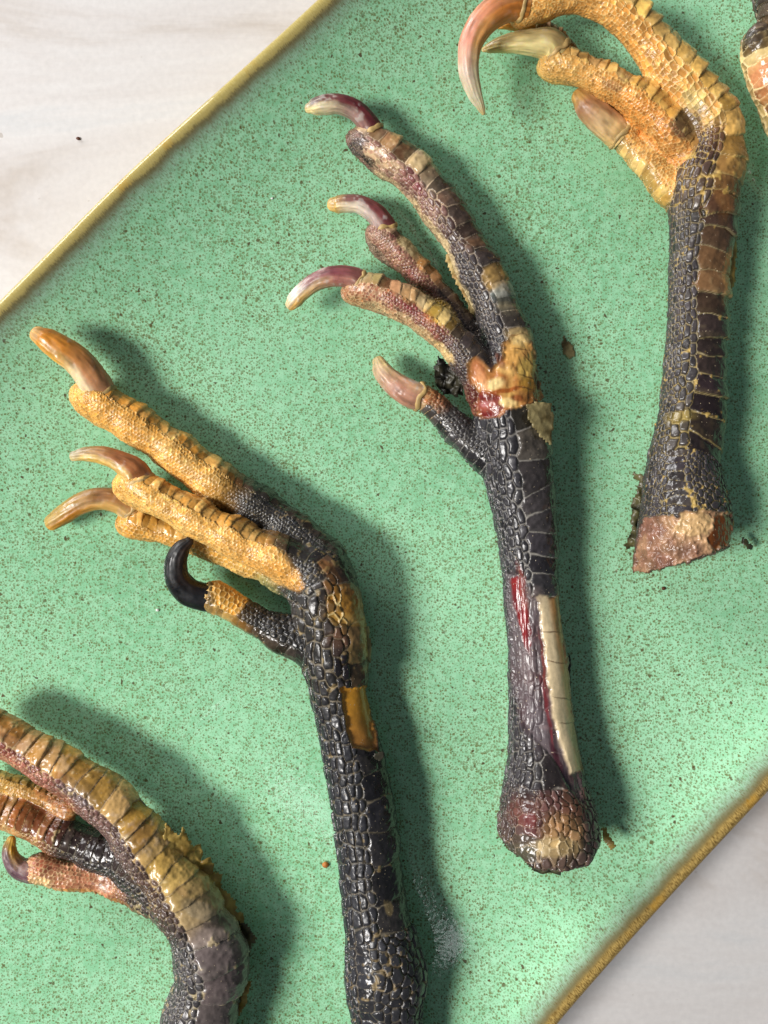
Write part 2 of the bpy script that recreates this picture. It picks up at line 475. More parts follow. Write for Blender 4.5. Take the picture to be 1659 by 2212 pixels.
# ------------------------------------------------------------------ limbs
class Limb:
    def __init__(s, pts, fr=(0, 0, 1.0), side=1, tau=25, half=52, Lsc=0.5, ws=12, Ls=0.22, amp=1.0, step=1.0, slim=0.95, nogap=False, knob=0.05,
                 flat=1.0, lift=0.3, stops=None, name='toe', jit=0.24, ws_end=None, mid=None):
        """pts: (x, y, r, height above plate of the centre in mm) in local picture coordinates fr=(x0,y0,scale)"""
        s.__dict__.update(side=side, tau=tau, half=R(half), Lsc=Lsc, ws=R(ws), Ls=Ls, amp=amp, flat=flat, lift=lift, stops=stops, name=name, jit=jit, mid=mid)
        s.ws_end = R(ws_end) if ws_end else s.ws; s.nogap = nogap
        A = []
        for x, y, r, h in pts:
            X = fr[0] + x * fr[2]; Y = fr[1] + y * fr[2]; rr = r * fr[2] * S * slim
            h = h * 0.90; z = h
            for _ in range(2):
                wx, wy = px2w(X, Y, z)
                z = plate_z(wx, wy) + h
            A.append((wx, wy, z, rr * (1 - z / HC)))
        A = np.array(A, float)
        # Catmull-Rom resample
        B = np.vstack([2 * A[0] - A[1], A, 2 * A[-1] - A[-2]])
        out = []
        for i in range(1, len(B) - 2):
            d = np.linalg.norm(B[i + 1, :2] - B[i, :2])
            k = max(2, int(round(d / step)))
            for j in range(k):
                t = j / k
                out.append(0.5 * ((2 * B[i]) + (-B[i - 1] + B[i + 1]) * t + (2 * B[i - 1] - 5 * B[i] + 4 * B[i + 1] - B[i + 2]) * t * t
                                  + (-B[i - 1] + 3 * B[i] - 3 * B[i + 1] + B[i + 2]) * t ** 3))
        out.append(B[-2])
        s.P = np.array(out)
        seg = np.linalg.norm(np.diff(s.P[:, :3], axis=0), axis=1)
        s.u = np.concatenate([[0], np.cumsum(seg)])
        s.len = s.u[-1]
        s.P[:, 3] *= 1 + knob * np.sin(s.u / (0.36 * s.P[:, 3].mean()) + len(pts)) * (np.clip(s.u / 6, 0, 1) if s.len < 100 else np.clip((s.u / s.len - 0.55) * 6, 0, 1))
        rm = (s.P[1:, 3] + s.P[:-1, 3]) / 2
        s.uu = np.concatenate([[0], np.cumsum(seg / np.maximum(rm, 1.0))])
        T = np.gradient(s.P[:, :3], axis=0)
        T /= np.linalg.norm(T, axis=1)[:, None]
        right = np.stack([T[:, 1], -T[:, 0], 0 * T[:, 0]], 1) * side
        right /= np.linalg.norm(right, axis=1)[:, None]
        up = np.cross(right, T) * side
        up *= np.sign(up[:, 2:3])
        s.T = T
        tt = s.tau if isinstance(s.tau, (list, tuple)) else (s.tau, s.tau)
        ta = np.radians(np.interp(s.u / s.len, np.linspace(0, 1, len(tt)), tt))[:, None]
        s.dv = right * np.cos(ta) + up * np.sin(ta)
        s.bv = -right * np.sin(ta) + up * np.cos(ta)
        # rows: scute row centred on angle 0, then small rows filling the rest
        rows = [(0.0, s.half, Lsc, 2.7, 1)]
        a = s.half
        end = 2 * math.pi - s.half
        while a < end - 0.3 * s.ws:
            f = (a - s.half) / (end - s.half)
            wd = s.ws * (1 + (s.ws_end / s.ws - 1) * f)
            L_ = s.Ls * (wd / s.ws)
            if s.mid and f < 0.10:
                wd *= s.mid; L_ *= s.mid * 1.15
            hv = float(hash01(np.int64(len(rows)), np.int64(len(pts)), np.int64(7)))
            wd *= 0.88 + 0.24 * hv
            rows.append((a + wd / 2, wd / 2, L_, 2.0, 0))
            a += wd
        s.rows = rows

    def nearest(s, X, bound=None):
        """for points X: returns sdf, segment pos, angle data"""
        best = np.full(len(X), 1e9); bi = np.zeros(len(X), int); bt = np.zeros(len(X))
        for i in range(len(s.P) - 1):
            a = s.P[i]; b = s.P[i + 1]
            ab = b[:3] - a[:3]
            L2 = float(ab @ ab)
            # cheap cull
            t = np.clip(((X - a[:3]) @ ab) / L2, 0, 1)
            q = X - a[:3] - t[:, None] * ab
            if s.flat != 1.0:
                q = q * np.array([1, 1, 1 / s.flat])
            d = np.sqrt((q * q).sum(1)) - (a[3] + t * (b[3] - a[3]))
            m = d < best
            best[m] = d[m]; bi[m] = i; bt[m] = t[m]
        return best, bi, bt

def smin(a, b, k):
    h = np.clip(0.5 + 0.5 * (b - a) / k, 0, 1)
    return b + (a - b) * h - k * h * (1 - h)

def surface_nets(vol, org, hx):
    ins = vol < 0
    nx, ny, nz = vol.shape
    c = np.zeros((nx - 1, ny - 1, nz - 1), np.int8)
    for dx in (0, 1):
        for dy in (0, 1):
            for dz in (0, 1):
                c += ins[dx:nx - 1 + dx, dy:ny - 1 + dy, dz:nz - 1 + dz]
    act = (c > 0) & (c < 8)
    idx = -np.ones(act.shape, np.int64)
    ii = np.argwhere(act)
    idx[act] = np.arange(len(ii))
    acc = np.zeros((len(ii), 3)); cnt = np.zeros(len(ii))
    corners = [(x, y, z) for x in (0, 1) for y in (0, 1) for z in (0, 1)]
    vals = {k: vol[ii[:, 0] + k[0], ii[:, 1] + k[1], ii[:, 2] + k[2]] for k in corners}
    for a in corners:
        for ax in range(3):
            if a[ax] == 0:
                b = list(a); b[ax] = 1; b = tuple(b)
                va, vb = vals[a], vals[b]
                m = (va < 0) != (vb < 0)
                t = va[m] / (va[m] - vb[m])
                p = np.array(a, float)[None].repeat(m.sum(), 0)
                p[:, ax] += t
                acc[m] += p; cnt[m] += 1
    V = (ii + acc / cnt[:, None]) * hx + org
    quads = []
    for ax in range(3):
        s1 = [slice(None)] * 3; s2 = [slice(None)] * 3
        s1[ax] = slice(0, -1); s2[ax] = slice(1, None)
        e = ins[tuple(s1)] != ins[tuple(s2)]
        pos = np.argwhere(e)
        o1, o2 = [a for a in range(3) if a != ax]
        ok = (pos[:, o1] > 0) & (pos[:, o2] > 0) & (pos[:, o1] < vol.shape[o1] - 1) & (pos[:, o2] < vol.shape[o2] - 1)
        pos = pos[ok]
        inside_first = ins[pos[:, 0], pos[:, 1], pos[:, 2]]
        def cell(d1, d2):
            p = pos.copy(); p[:, o1] -= d1; p[:, o2] -= d2
            return idx[p[:, 0], p[:, 1], p[:, 2]]
        q = np.stack([cell(1, 1), cell(0, 1), cell(0, 0), cell(1, 0)], 1)
        flip = inside_first if ax != 1 else ~inside_first
        q[~flip] = q[~flip][:, ::-1]
        quads.append(q)
    return V, np.concatenate(quads)

def poly_sd(px, py, poly):
    """signed distance (positive inside) to polygon in picture px"""
    poly = np.asarray(poly, float)
    n = len(poly)
    d = np.full(px.shape, 1e9); ins = np.zeros(px.shape, bool)
    for i in range(n):
        a = poly[i]; b = poly[(i + 1) % n]
        e = b - a
        t = np.clip(((px - a[0]) * e[0] + (py - a[1]) * e[1]) / (e @ e), 0, 1)
        d = np.minimum(d, np.hypot(px - a[0] - t * e[0], py - a[1] - t * e[1]))
        c = ((a[1] > py) != (b[1] > py))
        with np.errstate(divide='ignore', invalid='ignore'):
            xx = (b[0] - a[0]) * (py - a[1]) / (b[1] - a[1] + 1e-12) + a[0]
        ins ^= c & (px < xx)
    return np.where(ins, d, -d)

def build_foot(spec):
    limbs = spec['limbs']
    H = spec.get('voxel', 0.62)
    allP = np.concatenate([l.P for l in limbs])
    lo = (allP[:, :3] - allP[:, 3:4]).min(0) - 2.5
    hi = (allP[:, :3] + allP[:, 3:4]).max(0) + 2.5
    # clip what lies far outside the picture
    lim = np.array([829.5 * S + 8, 1106 * S + 8])
    lo[:2] = np.maximum(lo[:2], -lim); hi[:2] = np.minimum(hi[:2], lim)
    n = np.ceil((hi - lo) / H).astype(int) + 1
    vol = np.full(n, 5.0)
    for l in limbs:
        vl = np.full(n, 5.0)
        for i in range(len(l.P) - 1):
            a = l.P[i]; b = l.P[i + 1]
            rr = max(a[3], b[3]) * max(1, l.flat) + 3.0
            mn = np.maximum(np.floor((np.minimum(a[:3], b[:3]) - rr - lo) / H).astype(int), 0)
            mx = np.minimum(np.ceil((np.maximum(a[:3], b[:3]) + rr - lo) / H).astype(int) + 1, n)
            if np.any(mx <= mn): continue
            gx = lo[0] + np.arange(mn[0], mx[0]) * H - a[0]
            gy = lo[1] + np.arange(mn[1], mx[1]) * H - a[1]
            gz = lo[2] + np.arange(mn[2], mx[2]) * H - a[2]
            ab = b[:3] - a[:3]; L2 = float(ab @ ab)
            t = (gx[:, None, None] * ab[0] + gy[None, :, None] * ab[1] + gz[None, None, :] * ab[2]) / L2
            t = np.clip(t, 0, 1)
            d = np.sqrt((gx[:, None, None] - t * ab[0]) ** 2 + (gy[None, :, None] - t * ab[1]) ** 2 + ((gz[None, None, :] - t * ab[2]) / l.flat) ** 2)
            d -= a[3] + t * (b[3] - a[3])
            sl = vl[mn[0]:mx[0], mn[1]:mx[1], mn[2]:mx[2]]
            np.minimum(sl, d, out=sl)
        vol = np.minimum(vol, vl) if l.nogap else smin(vol, vl, spec.get('k', 1.5))
    gx, gy, gz = np.meshgrid(*(lo[k] + np.arange(n[k]) * H for k in range(3)), indexing='ij')
    rough_cut = 0
    if spec.get('cuts'):
        rough_cut = fbm(np.stack([gx.ravel(), gy.ravel(), gz.ravel()], 1), 2.2, 91, 2).reshape(gx.shape)
    for (x1, y1, x2, y2) in spec.get('cuts', []):     # keep what lies left of the directed line
        ax, ay = px2w(x1, y1, 13.0); bx, by = px2w(x2, y2, 13.0)
        nx_, ny_ = (by - ay), -(bx - ax)
        L_ = math.hypot(nx_, ny_)
        vol = -smin(-vol, -((gx - ax) * nx_ + (gy - ay) * ny_) / L_ + 0.35 * rough_cut, 0.5)
    V, Q = surface_nets(vol, lo, H)
    # light smoothing
    for _ in range(2):
        acc = np.zeros_like(V); cn = np.zeros(len(V))
        for k in range(4):
            a = Q[:, k]; b = Q[:, (k + 1) % 4]
            for c_ in range(3):
                acc[:, c_] += np.bincount(a, V[b, c_], len(V)) + np.bincount(b, V[a, c_], len(V))
            cn += np.bincount(a, minlength=len(V)) + np.bincount(b, minlength=len(V))
        V = 0.5 * V + 0.5 * acc / cn[:, None]
    me = mesh_arrays("tmp", V, Q)
    o = bpy.data.objects.new("tmp", me); scene.collection.objects.link(o)
    md = o.modifiers.new("s", 'SUBSURF'); md.levels = 2; md.render_levels = 2
    dg = bpy.context.evaluated_depsgraph_get()
    ev = o.evaluated_get(dg).to_mesh()
    nv = len(ev.vertices)
    co = np.empty(nv * 3, np.float32); ev.vertices.foreach_get("co", co); co = co.reshape(-1, 3).astype(float) / MM
    nm = np.empty(nv * 3, np.float32); ev.vertices.foreach_get("normal", nm); nm = nm.reshape(-1, 3).astype(float)
    F = np.empty(len(ev.polygons) * 4, np.int32); ev.polygons.foreach_get("vertices", F); F = F.reshape(-1, 4)
    o.evaluated_get(dg).to_mesh_clear()
    bpy.data.objects.remove(o); bpy.data.meshes.remove(me)
    # ---- parametrise
    nvx = len(co)
    s1 = np.full(nvx, 1e9); s2 = np.full(nvx, 1e9); li = np.zeros(nvx, int)
    bi = np.zeros(nvx, int); bt = np.zeros(nvx)
    for k, l in enumerate(limbs):
        bb0 = l.P[:, :3].min(0) - l.P[:, 3].max() - 5; bb1 = l.P[:, :3].max(0) + l.P[:, 3].max() + 5
        m = np.where(((co > bb0) & (co < bb1)).all(1))[0]
        if len(m) == 0: continue
        d, i_, t_ = l.nearest(co[m])
        if not l.nogap: s2[m] = np.minimum(s2[m], np.maximum(d, s1[m]))
        if l.nogap: d = d - 0.25 * sstep(co[m][:, 1], 0, -1) * 0 
        better = d < s1[m]
        mb = m[better]
        s1[mb] = d[better]; li[mb] = k; bi[mb] = i_[better]; bt[mb] = t_[better]
    gap = np.clip((s2 - s1) / 0.55, 0, 9)
    nz1 = fbm(co, 3.0, 5, 2); nz2 = fbm(co, 0.9, 9, 2); nz3 = fbm(co, 9.0, 31, 3)
    nz1b = fbm(co + 33, 3.0, 15, 2); nz3b = fbm(co + 71, 9.0, 61, 2)
    pxx = co[:, 0] / (S * (1 - co[:, 2] / HC)) + 829.5
    pyy = 1106 - co[:, 1] / (S * (1 - co[:, 2] / HC))
    cell = np.zeros(nvx, np.int64); e = np.zeros(nvx); size = np.ones(nvx); issc = np.zeros(nvx, bool); tilt = np.zeros(nvx)
    uf = np.zeros(nvx); ang = np.zeros(nvx); lifts = np.zeros(nvx); ampv = np.ones(nvx)
    for k, l in enumerate(limbs):
        m = np.where(li == k)[0]
        if len(m) == 0: continue
        X = co[m]; i0 = bi[m]; t = bt[m]
        A = l.P[i0]; B = l.P[i0 + 1]
        C = A + (B - A) * t[:, None]
        q = X - C[:, :3]
        T = l.T[i0] * (1 - t)[:, None] + l.T[i0 + 1] * t[:, None]
        dv = l.dv[i0] * (1 - t)[:, None] + l.dv[i0 + 1] * t[:, None]
        bv = l.bv[i0] * (1 - t)[:, None] + l.bv[i0 + 1] * t[:, None]
        th = np.arctan2((q * bv).sum(1), (q * dv).sum(1))
        rr = np.maximum(C[:, 3], 1.0)
        uu = l.uu[i0] * (1 - t) + l.uu[i0 + 1] * t + (q * T).sum(1) / rr
        uf[m] = (l.u[i0] * (1 - t) + l.u[i0 + 1] * t) / l.len
        # organic warp
        th = th + (0.13 * nz1[m] + 0.10 * nz3[m] + 0.03 * nz2[m])
        uu = uu + 0.09 * nz1b[m] + 0.10 * nz3b[m] + 0.02 * nz2[m]
        ang[m] = th
        tm = np.mod(th + l.half, 2 * math.pi) - l.half          # -half .. 2pi-half
        rows = np.array(l.rows)
        edges = rows[:, 0] + rows[:, 1]
        ri = np.clip(np.searchsorted(edges, tm), 0, len(rows) - 1)
        f1 = np.full(len(m), 1e9); f2 = np.full(len(m), 1e9); cid = np.zeros(len(m), np.int64); scz = np.zeros(len(m)); tl = np.zeros(len(m)); sc = np.zeros(len(m), bool)
        for dr in (-1, 0, 1):
            r_ = np.mod(ri + dr, len(rows))
            rc, rw, rl, rp, rs = rows[r_].T
            da0 = np.mod(tm - rc + math.pi, 2 * math.pi) - math.pi
            off = 0.5 * np.mod(r_, 2) + 0.10 * hash01(r_, np.int64(k), np.int64(spec['seed']))
            j0 = np.floor(uu / rl - off)
            for dj in (-1, 0, 1):
                j = j0 + dj
                jt = j.astype(np.int64)
                h1 = hash01(jt, r_, np.int64(k), np.int64(spec['seed'] + 1)); h2 = hash01(jt, r_, np.int64(k), np.int64(spec['seed'] + 2)); h3 = hash01(jt, r_, np.int64(k), np.int64(spec['seed'] + 3))
                jj = np.where(rs > 0, 1.05, 1.05) * l.jit * 2
                cu = (j + 0.5 + off + (h1 - 0.5) * jj * 0.8) * rl
                ca = (h2 - 0.5) * rw * 2 * np.where(rs > 0, 0.13, l.jit * 1.3)
                rw = np.where(rs > 0, rw * (0.86 + 0.30 * h1), rw)
                db = uu - cu + np.where(rs > 0, (h2 - 0.5) * 0.55 * da0, 0); da = da0 - ca
                sc_ = np.where(rs > 0, 0.90 + 0.22 * h3, 0.86 + 0.3 * h3)
                d = ((np.abs(db) / (rl * 0.5)) ** rp + (np.abs(da) / rw) ** rp) ** (1 / rp) / sc_
                c_ = (jt + 4096) * 256 + r_
                nb = d < f1
                f2 = np.where(nb, f1, np.minimum(f2, d))
                cid = np.where(nb, c_, cid)
                scz = np.where(nb, np.minimum(rl, rw * 2) * rr, scz)
                tl = np.where(nb, db / (rl * 0.5), tl)
                sc = np.where(nb, rs > 0, sc)
                f1 = np.where(nb, d, f1)
        cell[m] = cid + k * (1 << 24)
        ee = f2 - f1
        e[m] = np.where(sc, ee * 1.0, ee)
        size[m] = scz; tilt[m] = np.clip(tl, -1.2, 1.2); issc[m] = sc; lifts[m] = l.lift; ampv[m] = l.amp
    e0 = e
    e = np.minimum(e, 0.16 + gap * 0.6)
    # ---- displacement
    gw = np.where(issc, 0.0, 0.11)
    dome = 0.6 * sstep(e, gw, gw + np.where(issc, 0.10, 0.24)) + 0.4 * sstep(e, gw, 0.75)
    amp = np.where(issc, np.clip(0.095 * size, 0.12, 0.42), np.clip(0.30 * size, 0.10, 0.42)) * ampv
    # individual cells swell or shrink
    ch = hash01(cell & 0xffffff, np.int64(spec['seed'] + 9))
    ch2 = hash01(cell & 0xffffff, np.int64(spec['seed'] + 19))
    amp = amp * np.where(issc, 0.3 + 1.9 * ch * ch2, 0.65 + 0.7 * ch)
    disp0 = amp * dome - 0.12
    lifted = np.where(issc, -lifts * 0.8 * tilt * sstep(e, 0.0, np.where(tilt < 0, 0.035, 0.30)) * (0.15 + 1.5 * ch2 * ch2), 0)
    bulk = 0.20 * nz1 + 0.42 * nz3 + 0.08 * nz2 + np.where(issc, 0.16 * nz1b + 0.07 * nz2, 0)
    # wrinkles along limb inside scutes
    # ---- colour
    upf = sstep(nm[:, 2], -0.45, -0.1)
    col = np.zeros((nvx, 3)); web = np.zeros((nvx, 3)); rgh = np.where(issc, 0.24, 0.28)
    for k, l in enumerate(limbs):
        m = np.where(li == k)[0]
        if len(m) == 0: continue
        st = l.stops
        f = uf[m] + 0.035 * nz3[m] + 0.02 * nz1[m]
        xs = [a[0] for a in st]
        cs = np.array([lin(a[1]) for a in st]); cd = np.array([lin(a[2]) for a in st]); cw = np.array([lin(a[3]) for a in st])
        for c_ in range(3):
            sd = np.interp(f, xs, cd[:, c_]); so = np.interp(f, xs, cs[:, c_])
            col[m, c_] = np.where(issc[m], so, sd)
            web[m, c_] = np.interp(f, xs, cw[:, c_])
    bare = np.zeros(nvx)
    wx_ = pxx + 7 * nz1 + 3 * nz2; wy_ = pyy + 7 * fbm(co + 50, 3.0, 6, 2)
    for b in spec.get('blobs', []):
        x, y, rx, ry, a, c_, st = b[:7]
        wcol = b[7] if len(b) > 7 else None
        ca, sa = math.cos(R(a)), math.sin(R(a))
        dx = wx_ - x; dy = wy_ - y
        d = np.hypot((dx * ca + dy * sa) / rx, (-dx * sa + dy * ca) / ry)
        f = st * (1 - sstep(d, 0.7, 1.1)) * upf
        col += (lin(c_) - col) * f[:, None]
        web += (lin(wcol if wcol else c_) - web) * (f * (1.0 if wcol else 0.35))[:, None]
    inv_ = np.where(issc, 0, sstep(col[:, 0], 0.28, 0.48))
    disp = disp0 * (1 - inv_) + inv_ * (0.16 - 0.80 * amp * sstep(e, 0.0, 0.5)) + lifted + bulk
    # colour of a scale is mostly one colour
    cc, inv = np.unique(cell, return_inverse=True)
    cnt = np.bincount(inv)
    for c_ in range(3):
        mean = np.bincount(inv, col[:, c_]) / cnt
        col[:, c_] = col[:, c_] * 0.45 + mean[inv] * 0.55
    # the free edge of a big scute is thinner and paler; colour differs from plate to plate
    lum = col.mean(1)
    pale = sstep(lum, 0.06, 0.25)
    ed = np.where(issc, sstep(-tilt, 0.45, 0.95) * (0.3 + 0.7 * ch2), 0) * (0.25 + 0.75 * pale)
    col += (web - col) * (0.35 * ed)[:, None]
    sv = hash01(cell & 0xffffff, np.int64(spec['seed'] + 29))
    mot = spec.get('mottle', 0.5)
    col += (web - col) * ((sv > 0.72) * mot * (0.15 + 0.85 * pale) * np.where(issc, 1, 0.6))[:, None]
    col *= (1 - (sv < 0.28) * mot * np.where(issc, 0.8, 0.5))[:, None]
    cr_ = sstep(nz1b + 0.7 * nz2, 0.25, 0.75) * np.where(issc, 0.5, 0.25) * (0.2 + 0.8 * pale)
    col += (web - col) * cr_[:, None]
    dk_ = np.where(issc, sstep(nz1 - 0.5 * nz2, 0.1, 0.8) * 0.45, sstep(nz1 - 0.5 * nz2, 0.3, 0.9) * 0.3)
    col *= (1 - dk_)[:, None]
    vary = (0.60 + 0.80 * ch)
    col *= vary[:, None]
    col *= (1 + 0.20 * nz1 + 0.10 * nz2)[:, None]
    for p in spec.get('bare', []):
        sd = poly_sd(pxx + p.get('rag', 1) * (6 * nz1 + 5 * nz2), pyy + p.get('rag', 1) * (6 * nz1b + 5 * nz2), p['poly']) + p.get('grow', 0)
        f = sstep(sd, -p.get('soft', 2.5), p.get('soft', 2.5)) * upf
        c1, c2 = lin(p['c'][0]), lin(p['c'][1])
        if 'axis' in p:
            ax = p['axis']; t = (pxx - ax[0]) * ax[2] + (pyy - ax[1]) * ax[3]
            g = sstep(t, 0, 1)
        else:
            g = sstep(nz3 + 0.6 * nz1, -0.4, 0.5)
        cb = c1 + (c2 - c1) * g[:, None]
        str_ = fbm(np.stack([co[:, 0] / p.get('sx', 1.0), co[:, 1] / p.get('sy', 1.0), co[:, 2]], 1), p.get('ss', 0.7), 77, 3)
        cb = cb * (1 + p.get('sc', 0.25) * str_)[:, None]
        keep = p.get('scales', 0.0)
        col += (cb - col) * (f * (1 - keep * 0.5))[:, None]
        web += (cb * p.get('webm', 1.0) - web) * f[:, None]
        nd_ = -p['depth'] + 0.16 * nz1 + 0.25 * nz3 + p.get('wr', 0.1) * str_ + keep * amp * dome
        disp = disp * (1 - f) + nd_ * f
        # torn lip round the hole
        inv_ = inv_ * (1 - f)
        lip = np.exp(-(sd / 3.0) ** 2) * upf * p.get('lip', 0.12)
        disp += lip
        bare = np.maximum(bare, f * (1 - keep))
        rgh = rgh * (1 - f) + p.get('rough', 0.3) * f
    for b in spec.get('post', []):
        x, y, rx, ry, a, c_, st = b[:7]
        ca, sa = math.cos(R(a)), math.sin(R(a))
        dx = wx_ - x; dy = wy_ - y
        f = st * (1 - sstep(np.hypot((dx * ca + dy * sa) / rx, (-dx * sa + dy * ca) / ry), 0.5, 1.2)) * upf
        col += (lin(c_) * (1 + 0.3 * nz2)[:, None] - col) * f[:, None]
    gr = (1 - sstep(e0, np.where(issc, 0.0, 0.09), np.where(issc, 0.13, 0.28 + 0.12 * inv_))) * (1 - bare)
    gr *= np.clip(np.where(issc, 1.0, 0.80) + 0.6 * nz3 + 0.3 * nz2, 0.30, 1)
    web2 = web * np.where(issc & (lum < 0.12), spec.get('seam', 1.1), 1.0)[:, None]
    col += (web2 - col) * gr[:, None]
    rgh = rgh + gr * 0.3 + 0.05 * nz2
    # dusty encrustation
    du = spec.get('dust', 0.0)
    if du:
        dm = sstep(0.6 * nz3 + 0.4 * nz1 + 1.3 * nz2 + 0.4 * (0.3 - e), 0.50, 0.85) * du * (1 - bare)
        col += (lin(spec.get('dustc', (196, 178, 140))) - col) * dm[:, None]
        rgh += dm * 0.3
        disp += dm * 0.08
    co2 = co + nm * disp[:, None]
    # never sink through the plate
    pz = plate_z(co2[:, 0], co2[:, 1]) + 0.05
    co2[:, 2] = np.maximum(co2[:, 2], pz)
    col = np.clip(col, 0.002, 0.95)
    # ---- split into parts
    root = bpy.data.objects.new(spec['name'], None)
    root['label'] = spec['label']; root['category'] = spec['category']; root['group'] = spec['group']
    bx, by = limbs[0].P[0, 0], limbs[0].P[0, 1]
    root.location = (bx * MM, by * MM, 0)
    root.empty_display_size = 0.01
    scene.collection.objects.link(root)
    off = np.array([bx, by, 0])
    co3 = co2 - off
    fc = inv[F[:, 0]]
    fe = e[F].mean(1)
    fb = bare[F].mean(1)
    scale_face = (fe > 0.05) & (fb < 0.5)
    # visible size of each cell
    fn = nm[F[:, 0], 2]
    inpic = (pxx[F[:, 0]] > 0) & (pxx[F[:, 0]] < 1659) & (pyy[F[:, 0]] > 0) & (pyy[F[:, 0]] < 2212)
    vis = np.bincount(fc[scale_face], (np.clip(fn, 0, 1) * inpic)[scale_face], minlength=len(cc))
    order = np.argsort(-vis)
    nmax = spec.get('npieces', 290)
    chosen = order[:nmax]
    chosen = chosen[vis[chosen] > 9]
    ischosen = np.zeros(len(cc), bool); ischosen[chosen] = True
    pf = scale_face & ischosen[fc]
    def sub(mask_faces, name, **props):
        q = F[mask_faces]
        if len(q) == 0: return None
        uq, iv = np.unique(q, return_inverse=True)
        me = mesh_arrays(name, co3[uq], iv.reshape(-1, 4), col[uq], rgh[uq])
        return link(name, me, M_SKIN, root, **props)
    sub(~scale_face, "skin")
    sub(scale_face & ~pf, "small_scales", kind="stuff")
    fidx = np.where(pf)[0]
    fidx = fidx[np.argsort(fc[fidx], kind='stable')]
    cuts_ = np.flatnonzero(np.diff(fc[fidx])) + 1
    for grp in np.split(fidx, cuts_):
        q = F[grp]
        uq, iv = np.unique(q, return_inverse=True)
        nm_ = "scute" if issc[q[0, 0]] else "scale"
        me = mesh_arrays(nm_, co3[uq], iv.reshape(-1, 4), col[uq], rgh[uq])
        link(nm_, me, M_SKIN, root)
    # ---- claws
    for c in spec.get('claws', []):
        build_claw(c, root, off)
    for f in spec.get('flakes', []):
        build_flake(parent=root, off=off, **f)
    return root

def catmull(A, n):
    A = np.asarray(A, float)
    B = np.vstack([2 * A[0] - A[1], A, 2 * A[-1] - A[-2]])
    ts = np.linspace(0, len(A) - 1, n)
    i = np.minimum(ts.astype(int), len(A) - 2); t = (ts - i)[:, None]
    p0, p1, p2, p3 = B[i], B[i + 1], B[i + 2], B[i + 3]
    return 0.5 * (2 * p1 + (-p0 + p2) * t + (2 * p0 - 5 * p1 + 4 * p2 - p3) * t * t + (-p0 + 3 * p1 - 3 * p2 + p3) * t ** 3)

